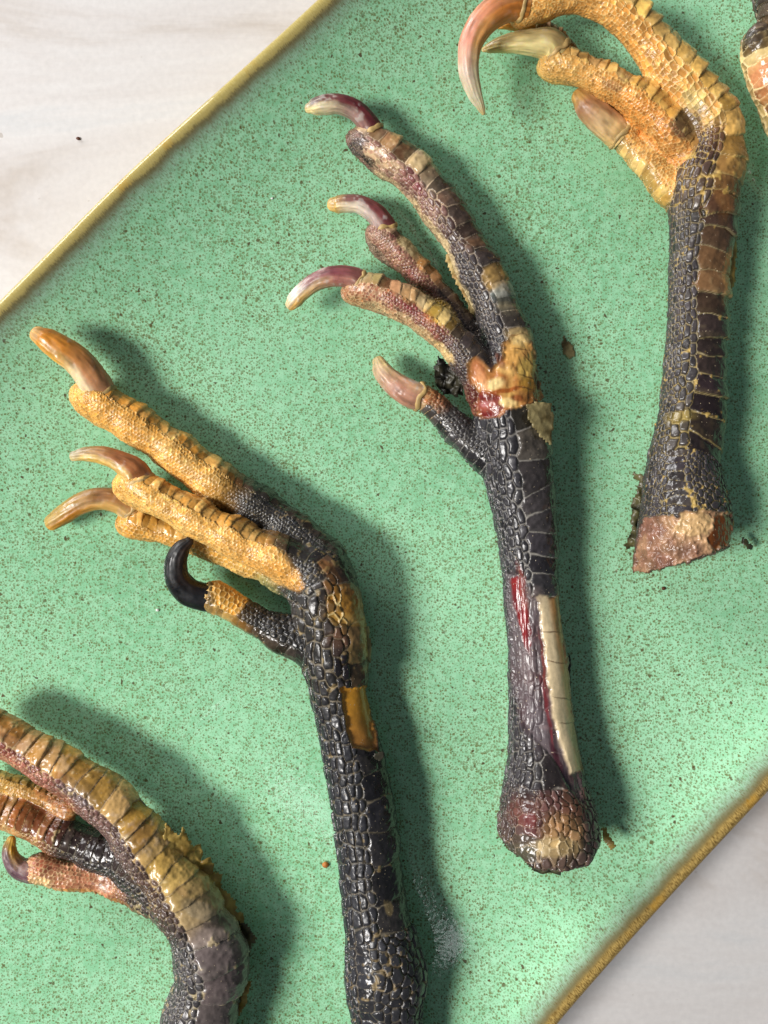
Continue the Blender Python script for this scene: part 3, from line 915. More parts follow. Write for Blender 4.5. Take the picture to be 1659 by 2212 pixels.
def build_claw(c, root, off):
    fr = c['fr']
    A = []
    for x, y, r, h in c['pts']:
        X = fr[0] + x * fr[2]; Y = fr[1] + y * fr[2]; h = h * 0.90; z = h
        for _ in range(2):
            wx, wy = px2w(X, Y, z); z = plate_z(wx, wy) + h
        A.append((wx, wy, z, r * fr[2] * S * (1 - z / HC)))
    nL, nR = 90, 56
    P = catmull(A, nL)
    P[:, 3] = np.maximum(P[:, 3], 0.15)
    # round the tip
    L = np.concatenate([[0], np.cumsum(np.linalg.norm(np.diff(P[:, :3], axis=0), axis=1))])
    rem = L[-1] - L
    r_end = max(P[-1, 3], 0.3)
    T = np.gradient(P[:, :3], axis=0); T /= np.linalg.norm(T, axis=1)[:, None]
    tip = P[-1, :3] + T[-1] * r_end * 0.9
    ext = [np.append(P[-1, :3] + T[-1] * r_end * 0.9 * math.sin(a), r_end * math.cos(a)) for a in (0.4, 0.8, 1.15, 1.4, 1.55)]
    P = np.vstack([P, ext]); nL = len(P)
    T = np.vstack([T, np.repeat(T[-1:], len(ext), 0)])
    side = c.get('side', 1)
    right = np.stack([T[:, 1], -T[:, 0], 0 * T[:, 0]], 1) * side; right /= np.linalg.norm(right, axis=1)[:, None]
    up = np.cross(right, T) * side; up *= np.sign(up[:, 2:3])
    th = np.linspace(0, 2 * math.pi, nR, endpoint=False)
    ct, st = np.cos(th), np.sin(th)
    # section: th=0 dorsal (outer) side, pi ventral with a groove
    sec = 1 - 0.10 * np.exp(-((np.abs(th - math.pi) / 0.5) ** 2)) + 0.05 * np.exp(-((np.abs(th - 2.2) / 0.22) ** 2))
    f = np.linspace(0, 1, nL)
    V = P[:, None, :3] + (right[:, None] * (ct * sec)[None, :, None] + up[:, None] * (st * sec * 0.86)[None, :, None]) * P[:, None, 3:4]
    V = V.reshape(-1, 3)
    FF = np.repeat(f, nR); TT = np.tile(th, nL)
    n3 = fbm(V, 2.2, 3, 3); n1 = fbm(V, 0.6, 4, 2)
    stri = fbm(np.stack([TT * 1.6 + 9, FF * 2.2, 0 * FF], 1), 0.28, 12, 2)
    Nn = V - np.repeat(P[:, :3], nR, 0); Nn /= np.linalg.norm(Nn, axis=1)[:, None] + 1e-9
    V = V + Nn * (0.10 * n3 + 0.04 * n1 + 0.10 * stri)[:, None]
    fx = np.array([s[0] for s in c['stops']])
    cd = np.array([lin(s[1]) for s in c['stops']]); cv = np.array([lin(s[2]) for s in c['stops']])
    wv = sstep(np.cos(TT - 0.0) * -1 + 0.25 * n3, c.get('v0', -0.05), c.get('v1', 0.35))
    col = np.zeros((len(V), 3))
    ff = FF + 0.05 * n3
    for k in range(3):
        col[:, k] = np.interp(ff, fx, cd[:, k]) * (1 - wv) + np.interp(ff, fx, cv[:, k]) * wv
    col *= (1 + 0.42 * stri + 0.16 * n3)[:, None]
    wear = sstep(n3 + 0.5 * n1 + 0.3 * stri, 0.35, 0.6) * c.get('wear', 0.4)
    col += (lin((206, 200, 192)) - col) * wear[:, None] * 0.6
    V[:, 2] = np.maximum(V[:, 2], plate_z(V[:, 0], V[:, 1]) + 0.05)
    i = np.arange(nR); j = (i + 1) % nR
    q = np.concatenate([np.stack([k * nR + i, k * nR + j, (k + 1) * nR + j, (k + 1) * nR + i], 1) for k in range(nL - 1)])
    if side > 0: q = q[:, ::-1]
    me = mesh_arrays("claw", V - off, q, np.clip(col, 0.002, 0.95))
    # ragged cuticle round the root of the claw
    k0 = 5
    m1, m2 = 44, 10
    A1 = np.repeat(np.arange(m1) * 2 * math.pi / m1, m2); A2 = np.tile(np.arange(m2) * 2 * math.pi / m2, m1)
    rr = P[k0, 3] * 1.0
    d1 = right[k0][None] * np.cos(A1)[:, None] + up[k0][None] * (np.sin(A1) * 0.88)[:, None]
    base_ = P[k0, :3][None] + d1 * rr
    nn = fbm(base_, 1.1, 55, 2)
    th_ = (0.26 + 0.22 * nn) * min(1.0, rr / 2.5)
    W = base_ + d1 * (np.cos(A2) * th_)[:, None] + T[k0][None] * (np.sin(A2) * th_ * 1.7 + 0.6 * fbm(base_, 1.6, 58, 2))[:, None]
    W[:, 2] = np.maximum(W[:, 2], plate_z(W[:, 0], W[:, 1]) + 0.05)
    ii = np.arange(m1)[:, None]; jj = np.arange(m2)[None]
    qc = np.stack([(ii * m2 + jj), ((ii + 1) % m1) * m2 + jj, ((ii + 1) % m1) * m2 + (jj + 1) % m2, ii * m2 + (jj + 1) % m2], -1).reshape(-1, 4)
    cq = lin(c.get('cut', (206, 172, 110)))[None] * (0.8 + 0.5 * fbm(W, 0.7, 60, 2))[:, None]
    link("cuticle", mesh_arrays("cuticle", W - off, qc, np.clip(cq, .01, .9), np.full(len(W), 0.5)), M_SKIN, root)
    pr = {}
    if 'label' in c: pr['label'] = c['label']
    link("claw", me, M_CLAW, root, **pr)

def build_flake(poly, h, mat, name="peeled_skin", parent=None, off=np.zeros(3), crumple=0.5, thick=0.12, tiltv=(0, 0), res=5.0, seed=1, cs=2.0, **props):
    """thin crumpled scrap of skin; outline in picture px, h mm above the plate"""
    poly = np.asarray(poly, float)
    x0, y0 = poly.min(0) - res; x1, y1 = poly.max(0) + res
    gx = np.arange(x0, x1 + res, res); gy = np.arange(y0, y1 + res, res)
    X, Y = np.meshgrid(gx, gy, indexing='ij')
    rnd = np.random.RandomState(seed)
    Xf = X.ravel() + rnd.uniform(-.25, .25, X.size) * res; Yf = Y.ravel() + rnd.uniform(-.25, .25, X.size) * res
    sd = poly_sd(Xf, Yf, poly)
    ins = sd > -res * 0.35
    cxm, cym = poly.mean(0)
    z = h + tiltv[0] * (Xf - cxm) * S - tiltv[1] * (Yf - cym) * S
    wx, wy = px2w(Xf, Yf, h)
    P3 = np.stack([wx, wy, 0 * wx], 1)
    z = z + crumple * fbm(P3, cs, 40 + seed, 3)
    z = np.maximum(z + plate_z(wx, wy), plate_z(wx, wy) + 0.08)
    jx = 0.25 * crumple * vnoise(P3, cs * .6, seed + 3); jy = 0.25 * crumple * vnoise(P3, cs * .6, seed + 8)
    V = np.stack([wx + jx, wy + jy, z], 1)
    nx_, ny_ = X.shape
    idx = np.arange(nx_ * ny_).reshape(nx_, ny_)
    q = np.stack([idx[:-1, :-1], idx[1:, :-1], idx[1:, 1:], idx[:-1, 1:]], -1).reshape(-1, 4)
    q = q[ins[q].all(1)][:, ::-1]
    if len(q) == 0: return
    uq, iv = np.unique(q, return_inverse=True)
    q = iv.reshape(-1, 4); V = V[uq] - off
    n = len(V)
    V2 = V.copy(); V2[:, 2] -= thick
    # rim faces
    E = {}
    for a, b in ((0, 1), (1, 2), (2, 3), (3, 0)):
        for u, v in zip(q[:, a], q[:, b]):
            if (v, u) in E: del E[(v, u)]
            else: E[(u, v)] = 1
    side = np.array([[v, u, u + n, v + n] for (u, v) in E])
    Q = np.concatenate([q, q[:, ::-1] + n, side])
    me = mesh_arrays(name, np.concatenate([V, V2]), Q)
    return link(name, me, mat, parent, **props)

# ------------------------------------------------------------------ colours
BLK = (38, 38, 42); CHR = (58, 54, 56); GRY = (96, 94, 96); YEL = (226, 162, 62); YLP = (232, 190, 110); ORG = (206, 128, 44)
AMB = (190, 130, 50); RED = (120, 52, 42); MRN = (96, 40, 48); CRM = (222, 206, 160); TAN = (176, 142, 96); BRN = (92, 58, 38)
PNK = (176, 120, 104); WEB = (128, 122, 112); WBY = (236, 196, 120)
C1 = (594.0, 162.0, 0.4232)
C3 = (0.0, 648.0, 0.5534)
C5 = (0.0, 1458.0, 0.3581)
C6 = (972.0, 0.0, 0.414)
C7 = (1296.0, 432.0, 0.3906)
DD = (0.0, 0.0, 1.0)
def conv(fr, pts): return [(fr[0] + p[0] * fr[2], fr[1] + p[1] * fr[2], p[2] * fr[2], p[3]) for p in pts]
GROUP = "dried chicken feet laid side by side on the green plate"


def pad(fr, pts, st, ws=13, Ls=0.26, tau=-60):
    return Limb(conv(fr, pts), tau=tau, half=12, Lsc=0.3, ws=ws, Ls=Ls, lift=0.0, stops=st)
def base_limb(pts, st, ws=9, Ls=0.19, fr=DD, tau=120):
    return Limb(conv(fr, pts), tau=tau, half=14, Lsc=0.22, ws=ws, Ls=Ls, lift=0.0, stops=st, flat=0.95, nogap=True, knob=0.0)
def st1(c, w): return [(0, c, c, w), (1, c, c, w)]

# ---- foot C: centre
dark = [(0, (54, 50, 52), (52, 50, 54), (120, 116, 108)), (1, (54, 50, 52), (52, 50, 54), (120, 116, 108))]
footC = dict(
    name="dried_chicken_foot", category="chicken foot", group=GROUP, seed=11, seam=1.7,
    label="dark foot in the middle with torn skin showing a pale tendon and reddish claws",
    cuts=[(1240, 1846, 1320, 1786), (1050, 1782, 1130, 1840), (1080, 1842, 1300, 1838)],
    limbs=[
        Limb([(1182, 1950, 134, 8.0), (1182, 1880, 126, 8.2), (1183, 1820, 116, 8.6), (1183, 1770, 106, 8.6), (1180, 1720, 97, 8.4), (1177, 1650, 85, 8.0), (1170, 1550, 73, 8.0), (1161, 1420, 66, 8.0), (1148, 1300, 63, 8.0),
              (1142, 1200, 65, 8.0), (1132, 1100, 70, 8.4), (1122, 1030, 76, 8.8), (1112, 960, 80, 9.2), (1102, 900, 76, 9.6), (1100, 850, 72, 9.8), (1103, 800, 66, 9.8)]
             + conv(C1, [(1210, 1400, 125, 9.4), (1165, 1270, 122, 9.0), (1108, 1130, 118, 8.6), (1040, 990, 114, 8.0), (962, 850, 110, 7.6), (868, 700, 112, 7.0), (746, 545, 114, 6.8), (614, 425, 108, 6.8), (512, 345, 92, 7.0), (455, 310, 75, 6.8)]),
             side=1, tau=42, half=56, Lsc=0.80, ws=10, Ls=0.34, lift=0.18, mid=1.35, flat=0.95,
             stops=[(0, (60, 54, 54), (58, 54, 56), (112, 106, 98)), (0.35, (50, 48, 54), (54, 52, 56), (128, 124, 116)), (0.62, (58, 50, 48), (50, 48, 52), (112, 108, 104)), (0.8, (56, 46, 44), (56, 50, 52), (146, 132, 116)),
                    (0.88, (110, 76, 58), (126, 90, 82), (196, 170, 140)), (1, (180, 140, 96), (160, 116, 98), (220, 200, 164))]),
        Limb(conv(C1, [(1200, 1620, 95, 8.5), (1120, 1500, 70, 6.5), (1040, 1380, 66, 5.0), (950, 1260, 72, 4.4), (860, 1150, 76, 4.4), (770, 1050, 80, 4.6), (700, 975, 80, 4.8), (630, 895, 78, 5.0), (570, 830, 70, 5.2), (520, 800, 52, 5.2)]),
             tau=30, half=50, Lsc=0.62, ws=12, Ls=0.24, lift=0.16,
             stops=[(0, BLK, BLK, (84, 80, 76)), (0.5, (64, 48, 40), (58, 44, 44), (110, 92, 76)), (0.7, (150, 112, 72), (126, 78, 66), (180, 150, 112)), (1, (140, 110, 84), (140, 96, 84), (180, 152, 120))]),
        Limb(conv(C1, [(1190, 1740, 130, 9.8), (1130, 1660, 130, 10.5), (1060, 1560, 112, 11.0), (1000, 1465, 104, 11.2), (920, 1365, 102, 11.0), (830, 1278, 102, 10.6), (720, 1200, 100, 10.4), (600, 1135, 94, 10.2), (490, 1090, 86, 10.0), (415, 1085, 66, 9.8)]),
             tau=40, half=48, Lsc=0.52, ws=11, Ls=0.20, lift=0.2,
             stops=[(0, (150, 90, 50), (140, 80, 50), (170, 130, 90)), (0.28, (60, 52, 52), (60, 52, 54), (130, 116, 100)), (0.42, (70, 56, 50), (74, 54, 54), (150, 130, 104)), (0.52, (206, 156, 72), (130, 70, 62), (190, 160, 116)), (0.75, (196, 140, 92), (150, 92, 78), (206, 176, 134)), (1, (186, 142, 96), (176, 116, 84), (216, 184, 140))]),
        Limb(conv(C1, [(1230, 2050, 120, 8.5), (1130, 1985, 105, 8.5), (1050, 1920, 98, 8.4), (970, 1850, 92, 8.0), (890, 1770, 86, 7.6), (820, 1700, 80, 7.4), (755, 1640, 72, 7.2)]),
             side=-1, slim=0.88, tau=30, half=42, Lsc=0.55, ws=17, Ls=0.30, lift=0.06,
             stops=[(0, (48, 48, 52), (48, 48, 52), (110, 108, 104)), (0.75, (60, 56, 56), (56, 52, 52), (120, 114, 106)), (0.92, (80, 72, 66), (150, 92, 56), (190, 150, 104)), (1, (180, 140, 96), (180, 120, 70), (200, 160, 112))]),
        base_limb([(1182, 1950, 136, 8.0), (1182, 1880, 128, 8.2), (1183, 1820, 118, 8.6), (1183, 1770, 108, 8.6), (1180, 1722, 98, 8.4), (1178, 1690, 90, 8.2)], [(0, (84, 66, 58), (92, 70, 58), (150, 124, 96)), (0.6, (70, 58, 56), (74, 60, 58), (130, 112, 94)), (1, (54, 50, 54), (54, 50, 54), (120, 112, 104))], ws=8),
        pad(C1, [(560, 470, 70, 4.6), (480, 400, 66, 4.8), (420, 345, 60, 5.0), (398, 322, 46, 5.2)], st1((120, 84, 76), (190, 160, 128))),
        pad(C1, [(590, 930, 56, 3.6), (530, 870, 56, 3.6), (500, 825, 46, 3.8)], st1((116, 92, 78), (180, 160, 130))),
        pad(C1, [(560, 1165, 56, 8.0), (460, 1140, 52, 8.2), (400, 1125, 46, 8.4), (378, 1120, 36, 8.6)], st1((176, 110, 76), (216, 180, 140))),
    ],
    post=[(1190, 1366, 30, 1.6, 6, (90, 58, 36), 0.8), (1204, 1430, 28, 1.6, 10, (90, 58, 36), 0.8), (1216, 1508, 26, 1.6, 8, (90, 58, 36), 0.7), (1228, 1562, 24, 1.5, 12, (96, 60, 40), 0.7), (1206, 1330, 3, 60, -3, (130, 80, 40), 0.6),
        (1186, 1540, 5, 90, -11, (110, 30, 36), 0.8), (1176, 1440, 4, 80, -8, (130, 60, 50), 0.7), (1206, 1640, 8, 50, -22, (60, 24, 34), 0.9), (1230, 1690, 8, 40, -20, (36, 26, 34), 0.9), (1246, 1610, 5, 70, -8, (120, 80, 44), 0.6),
        (1125, 733, 25.4, 16.9, 0, (222, 190, 126), 0.90), (1110, 767, 25.4, 25.4, 0, (206, 156, 84), 0.80), (1140, 797, 25.4, 29.6, 0, (196, 164, 84), 0.85), (1144, 831, 25.4, 21.2, 10, (170, 128, 50), 0.85), (1093, 797, 25.4, 12.7, 20, (214, 170, 100), 0.80), (1068, 826, 25.4, 14.4, -10, (232, 204, 140), 0.95), (1034, 797, 16.9, 25.4, -30, (206, 130, 84), 0.85), (1043, 822, 10.2, 29.6, -25, (226, 160, 110), 0.70), (1085, 843, 50.8, 6.8, -8, (150, 72, 22), 0.85), (1055, 852, 29.6, 5.1, 5, (120, 50, 26), 0.80), (1021, 856, 12.7, 29.6, -10, (84, 30, 30), 0.90), (1051, 877, 25.4, 15.2, 0, (150, 78, 64), 0.90), (1047, 873, 10.2, 6.8, 0, (170, 110, 110), 0.80), (1098, 871, 21.2, 12.7, 0, (228, 196, 130), 0.95), (1072, 886, 12.7, 10.2, 0, (120, 50, 30), 0.70), (1119, 860, 21.2, 8.5, 0, (130, 64, 26), 0.80), (1148, 860, 21.2, 16.9, 0, (120, 80, 36), 0.80), (1165, 822, 5.1, 38.1, 0, (70, 46, 24), 0.90), (1131, 788, 21.2, 1.7, 60, (90, 60, 26), 0.90), (1144, 776, 25.4, 1.7, 50, (90, 60, 26), 0.80), (1144, 814, 25.4, 1.7, 20, (90, 60, 26), 0.90), (1136, 839, 25.4, 1.7, 10, (84, 52, 22), 0.90), (1127, 754, 25.4, 1.7, 10, (96, 60, 30), 0.70), (1115, 725, 25.4, 1.7, 0, (120, 70, 40), 0.60), (1081, 780, 8.5, 21.2, -30, (110, 64, 44), 0.70), (1150, 1290, 30, 26, 0, (110, 96, 92), 0.5), (1128, 1270, 10, 60, -8, (150, 70, 60), 0.5),
        (1138, 1440, 18, 60, -8, (120, 104, 104), 0.5), (1160, 1560, 30, 60, -14, (92, 84, 88), 0.6)],
    bare=[
        dict(poly=[(1092, 1238), (1120, 1232), (1140, 1262), (1150, 1290), (1215, 1296), (1222, 1400), (1232, 1500), (1245, 1590), (1258, 1680), (1262, 1740), (1225, 1700), (1190, 1640), (1150, 1600), (1125, 1560), (1110, 1480), (1098, 1380)],
             depth=0.55, soft=6, c=((100, 88, 90), (80, 52, 54)), sx=1.0, sy=7.0, ss=0.8, sc=0.5, wr=0.18, rough=0.28, lip=0.15, scales=0.5),
        dict(poly=[(1168, 1292), (1206, 1294), (1216, 1400), (1228, 1500), (1240, 1580), (1252, 1660), (1240, 1668), (1222, 1620), (1205, 1560), (1192, 1480), (1182, 1400)],
             rag=0.8, grow=5, soft=5, depth=0.05, c=((222, 200, 160), (184, 134, 78)), axis=(1196, 1400, 0.060, -0.0100), sx=1.0, sy=7.0, ss=0.9, sc=0.22, wr=0.04, rough=0.22, lip=0.0),
        dict(poly=[(1096, 1250), (1116, 1240), (1132, 1290), (1150, 1360), (1142, 1420), (1128, 1400), (1112, 1350)],
             depth=0.45, rag=1.0, grow=-2, soft=4, c=((122, 36, 38), (92, 40, 48)), sx=1.0, sy=7.0, ss=0.6, sc=0.6, wr=0.2, rough=0.2, lip=0.0),
        dict(poly=[(1010, 790), (1026, 770), (1060, 800), (1085, 780), (1090, 740), (1112, 724), (1150, 740), (1166, 790), (1172, 860), (1130, 872), (1108, 880), (1080, 902), (1040, 902), (1026, 860)],
             soft=5, depth=0.4, c=((206, 166, 92), (164, 104, 54)), sx=1.0, sy=1.6, ss=1.6, sc=0.35, wr=0.40, rough=0.28, lip=0.12),
        dict(poly=[(1030, 850), (1056, 846), (1082, 860), (1090, 880), (1076, 900), (1042, 902)],
             depth=0.45, c=((176, 88, 70), (110, 36, 34)), ss=0.8, sc=0.4, wr=0.12, rough=0.25, lip=0.0),
    ],
    blobs=[
        (1160, 905, 46, 42, 0, (96, 88, 70), 0.6), (1195, 900, 20, 60, 0, (150, 140, 104), 0.6), (1128, 915, 24, 30, 0, (50, 46, 48), 0.6),
        (1075, 600, 34, 24, 50, (200, 160, 90), 0.9), (1015, 520, 20, 14, 50, (96, 66, 42), 0.7), (1095, 640, 38, 20, 20, (120, 128, 120), 0.85), (1108, 668, 36, 16, 10, (190, 176, 140), 0.9),
        (825, 264, 25, 17, 40, (214, 190, 130), 0.85, (222, 200, 150)), (835, 287, 21, 17, 40, (130, 80, 64), 0.80), (869, 310, 30, 17, 30, (190, 150, 96), 0.80, (222, 200, 150)), (897, 325, 13, 17, 40, (60, 36, 32), 0.90), (928, 348, 25, 17, 40, (214, 190, 140), 0.85, (222, 200, 150)), (933, 374, 25, 15, 40, (92, 84, 74), 0.70), (966, 403, 30, 21, 50, (46, 38, 36), 0.90), (988, 450, 30, 25, 50, (44, 40, 42), 0.90), (1013, 488, 30, 21, 50, (66, 54, 46), 0.80), (1034, 522, 21, 10, 10, (110, 76, 46), 0.80), (1043, 543, 25, 13, 10, (44, 36, 32), 0.90), (1055, 568, 25, 17, 10, (48, 44, 42), 0.85), (1064, 600, 25, 21, 50, (206, 166, 100), 0.90), (1098, 632, 34, 21, 20, (130, 138, 132), 0.85), (1102, 666, 25, 7, 0, (230, 206, 160), 0.90), (1115, 687, 38, 25, 10, (36, 32, 34), 0.85), (1123, 725, 34, 21, 10, (206, 176, 120), 0.80), (776, 297, 25, 21, 0, (120, 100, 96), 0.70, (170, 150, 136)), (818, 340, 34, 21, 40, (176, 130, 106), 0.70, (222, 200, 150)), (848, 361, 30, 13, 40, (196, 160, 124), 0.60, (222, 200, 150)), (886, 378, 21, 13, 40, (120, 50, 60), 0.70, (200, 180, 160)), (907, 399, 17, 13, 40, (140, 70, 60), 0.60, (200, 180, 160)), (839, 399, 51, 13, 45, (200, 170, 130), 0.80, (222, 200, 150)), (890, 441, 42, 11, 45, (196, 166, 124), 0.80, (222, 200, 150)), (941, 501, 51, 10, 55, (190, 164, 124), 0.80, (222, 200, 150)), (975, 568, 47, 9, 68, (200, 176, 134), 0.85, (222, 200, 150)), (1005, 636, 47, 9, 62, (206, 184, 140), 0.85, (222, 200, 150)), (780, 585, 21, 21, 0, (200, 186, 150), 0.80, (222, 200, 150)), (814, 596, 21, 17, 20, (186, 170, 110), 0.80, (222, 200, 150)), (848, 619, 21, 25, 30, (176, 104, 66), 0.80), (890, 640, 25, 21, 30, (196, 140, 76), 0.80), (920, 653, 21, 17, 30, (220, 196, 146), 0.80, (222, 200, 150)), (954, 676, 38, 25, 45, (226, 184, 84), 0.95, (222, 200, 150)), (988, 712, 25, 21, 40, (52, 46, 44), 0.90), (1013, 746, 30, 25, 40, (44, 40, 42), 0.90), (772, 653, 30, 13, 20, (186, 130, 84), 0.80, (222, 200, 150)), (814, 661, 34, 13, 15, (176, 140, 100), 0.80, (222, 200, 150)), (865, 687, 42, 14, 28, (186, 146, 104), 0.80, (222, 200, 150)), (916, 725, 38, 13, 40, (196, 164, 116), 0.80, (222, 200, 150)), (958, 763, 34, 11, 50, (210, 176, 116), 0.80, (222, 200, 150)), (848, 644, 25, 13, 20, (110, 50, 50), 0.60), (886, 666, 25, 13, 30, (130, 40, 52), 0.70, (190, 160, 140)), (928, 687, 21, 10, 40, (180, 100, 50), 0.60), (848, 484, 21, 13, 50, (216, 190, 140), 0.85, (222, 200, 150)), (854, 503, 15, 13, 50, (96, 44, 48), 0.80), (875, 522, 17, 15, 50, (186, 160, 96), 0.80, (222, 200, 150)), (890, 539, 21, 15, 50, (196, 176, 130), 0.80, (222, 200, 150)), (920, 568, 25, 21, 50, (186, 130, 70), 0.85), (945, 594, 21, 17, 50, (170, 110, 60), 0.80), (962, 623, 25, 25, 50, (44, 36, 34), 0.90), (856, 556, 25, 17, 50, (150, 96, 80), 0.50, (222, 200, 150)), (890, 598, 21, 13, 50, (120, 50, 54), 0.60), (899, 873, 8, 34, 20, (220, 200, 160), 0.85, (222, 200, 150)), (1072, 1004, 25, 25, 0, (48, 46, 50), 0.50), 
        (858, 290, 6, 2, 40, (206, 176, 120), 0.75, (220, 200, 150)), (870, 330, 30, 16, 40, (150, 84, 60), 0.7), (900, 350, 40, 16, 35, (200, 176, 130), 0.8), (925, 370, 24, 12, 60, (90, 56, 44), 0.6),
        (890, 390, 40, 20, 40, (150, 96, 90), 0.6), (905, 410, 22, 14, 40, (120, 40, 56), 0.6), (770, 320, 22, 24, 0, (52, 52, 56), 0.8), (795, 345, 18, 12, 30, (16, 18, 24), 0.9),
        (930, 400, 26, 20, 30, (110, 104, 88), 0.7),
        (1185, 1760, 60, 60, 0, (96, 60, 54), 0.7, (130, 100, 84)), (1215, 1800, 50, 50, 0, (150, 112, 72), 0.8, (170, 140, 100)), (1130, 1750, 34, 40, 0, (110, 66, 56), 0.7), (1145, 1780, 16, 26, 0, (96, 26, 34), 0.7),
        (1190, 1830, 70, 22, 0, (186, 160, 110), 0.75, (190, 170, 130)), (1120, 1840, 40, 22, 0, (84, 84, 66), 0.8), (1240, 1720, 30, 60, -15, (110, 70, 46), 0.6),
        (1175, 1560, 46, 90, -10, (88, 74, 78), 0.7),
        (870, 820, 26, 16, 30, (190, 120, 60), 0.8),
    ],
    claws=[
        dict(fr=C1, pts=[(505, 300, 60, 7.2), (470, 240, 56, 7.6), (410, 178, 54, 8.0), (330, 142, 51, 8.0), (255, 142, 51, 7.4), (200, 150, 42, 6.8), (172, 156, 26, 6.5)],
             stops=[(0, (110, 46, 50), (150, 90, 84)), (0.35, (104, 40, 46), (160, 130, 120)), (0.65, (110, 70, 66), (216, 200, 160)), (0.82, (130, 118, 110), (226, 208, 150)), (1, (206, 190, 150), (226, 200, 140))], wear=0.8),
        dict(fr=C1, pts=[(570, 800, 62, 5.4), (545, 755, 62, 5.6), (500, 700, 54, 6.0), (430, 660, 47, 6.0), (360, 656, 46, 5.4), (320, 660, 45, 4.8), (300, 661, 38, 4.6)],
             stops=[(0, (120, 60, 60), (150, 110, 104)), (0.35, (126, 66, 66), (200, 180, 170)), (0.6, (120, 80, 74), (226, 208, 176)), (0.8, (196, 160, 96), (216, 176, 100)), (1, (206, 170, 108), (216, 176, 104))], wear=0.8),
        dict(fr=C1, pts=[(440, 1060, 62, 10.4), (390, 1035, 58, 10.6), (300, 1028, 54, 10.6), (210, 1056, 49, 10.0), (140, 1108, 45, 9.0), (100, 1152, 41, 8.0), (84, 1172, 32, 7.6)],
             stops=[(0, (150, 96, 84), (176, 130, 110)), (0.3, (126, 66, 72), (170, 110, 100)), (0.52, (150, 110, 108), (206, 170, 120)), (0.66, (226, 220, 206), (216, 176, 104)), (1, (214, 190, 140), (206, 160, 84))], wear=0.8),
        dict(fr=C1, side=-1, pts=[(750, 1645, 72, 7.4), (700, 1628, 74, 7.6), (640, 1595, 68, 7.6), (580, 1545, 58, 7.2), (545, 1500, 50, 6.6), (530, 1465, 34, 6.2)],
             stops=[(0, (190, 140, 112), (206, 170, 130)), (0.4, (180, 130, 108), (200, 150, 120)), (0.65, (190, 160, 130), (206, 176, 130)), (1, (200, 180, 130), (216, 190, 130))], wear=0.9),
    ],
    flakes=[
        dict(poly=[(1132, 872), (1192, 870), (1197, 900), (1194, 960), (1180, 958), (1150, 930), (1136, 905)], h=14.2, mat=M_FLAKE_C, crumple=0.15, name="lifted_scale", tiltv=(-0.45, 0.02)),
        dict(poly=[(935, 800), (950, 772), (975, 790), (1000, 812), (1004, 850), (980, 858), (955, 852), (938, 834)], h=6.0, mat=M_FLAKE_D, crumple=2.2, cs=1.5, res=3.0, seed=4),
        dict(poly=[(1076, 1786), (1090, 1770), (1120, 1800), (1180, 1840), (1200, 1850), (1196, 1862), (1170, 1862), (1146, 1862), (1120, 1840), (1084, 1810)], h=5.0, mat=M_FLAKE_O, crumple=1.2, cs=2.2, res=4.0, seed=5),
        dict(poly=[(1280, 1766), (1292, 1762), (1308, 1796), (1300, 1806), (1284, 1790)], h=5.0, mat=M_FLAKE_Y, crumple=0.5, res=3.5, seed=6),
        dict(poly=[(1214, 1412), (1226, 1410), (1228, 1440), (1226, 1480), (1216, 1460)], h=6.0, mat=M_FLAKE_D, crumple=0.4, res=4, seed=7),
        dict(poly=[(958, 560), (968, 590), (985, 620), (1008, 660), (1016, 690), (1026, 688), (1022, 650), (1000, 610), (984, 580), (970, 545)], h=5.4, mat=M_FRINGE, crumple=0.5, res=3.5, seed=8, cs=1.0),
    ],
)

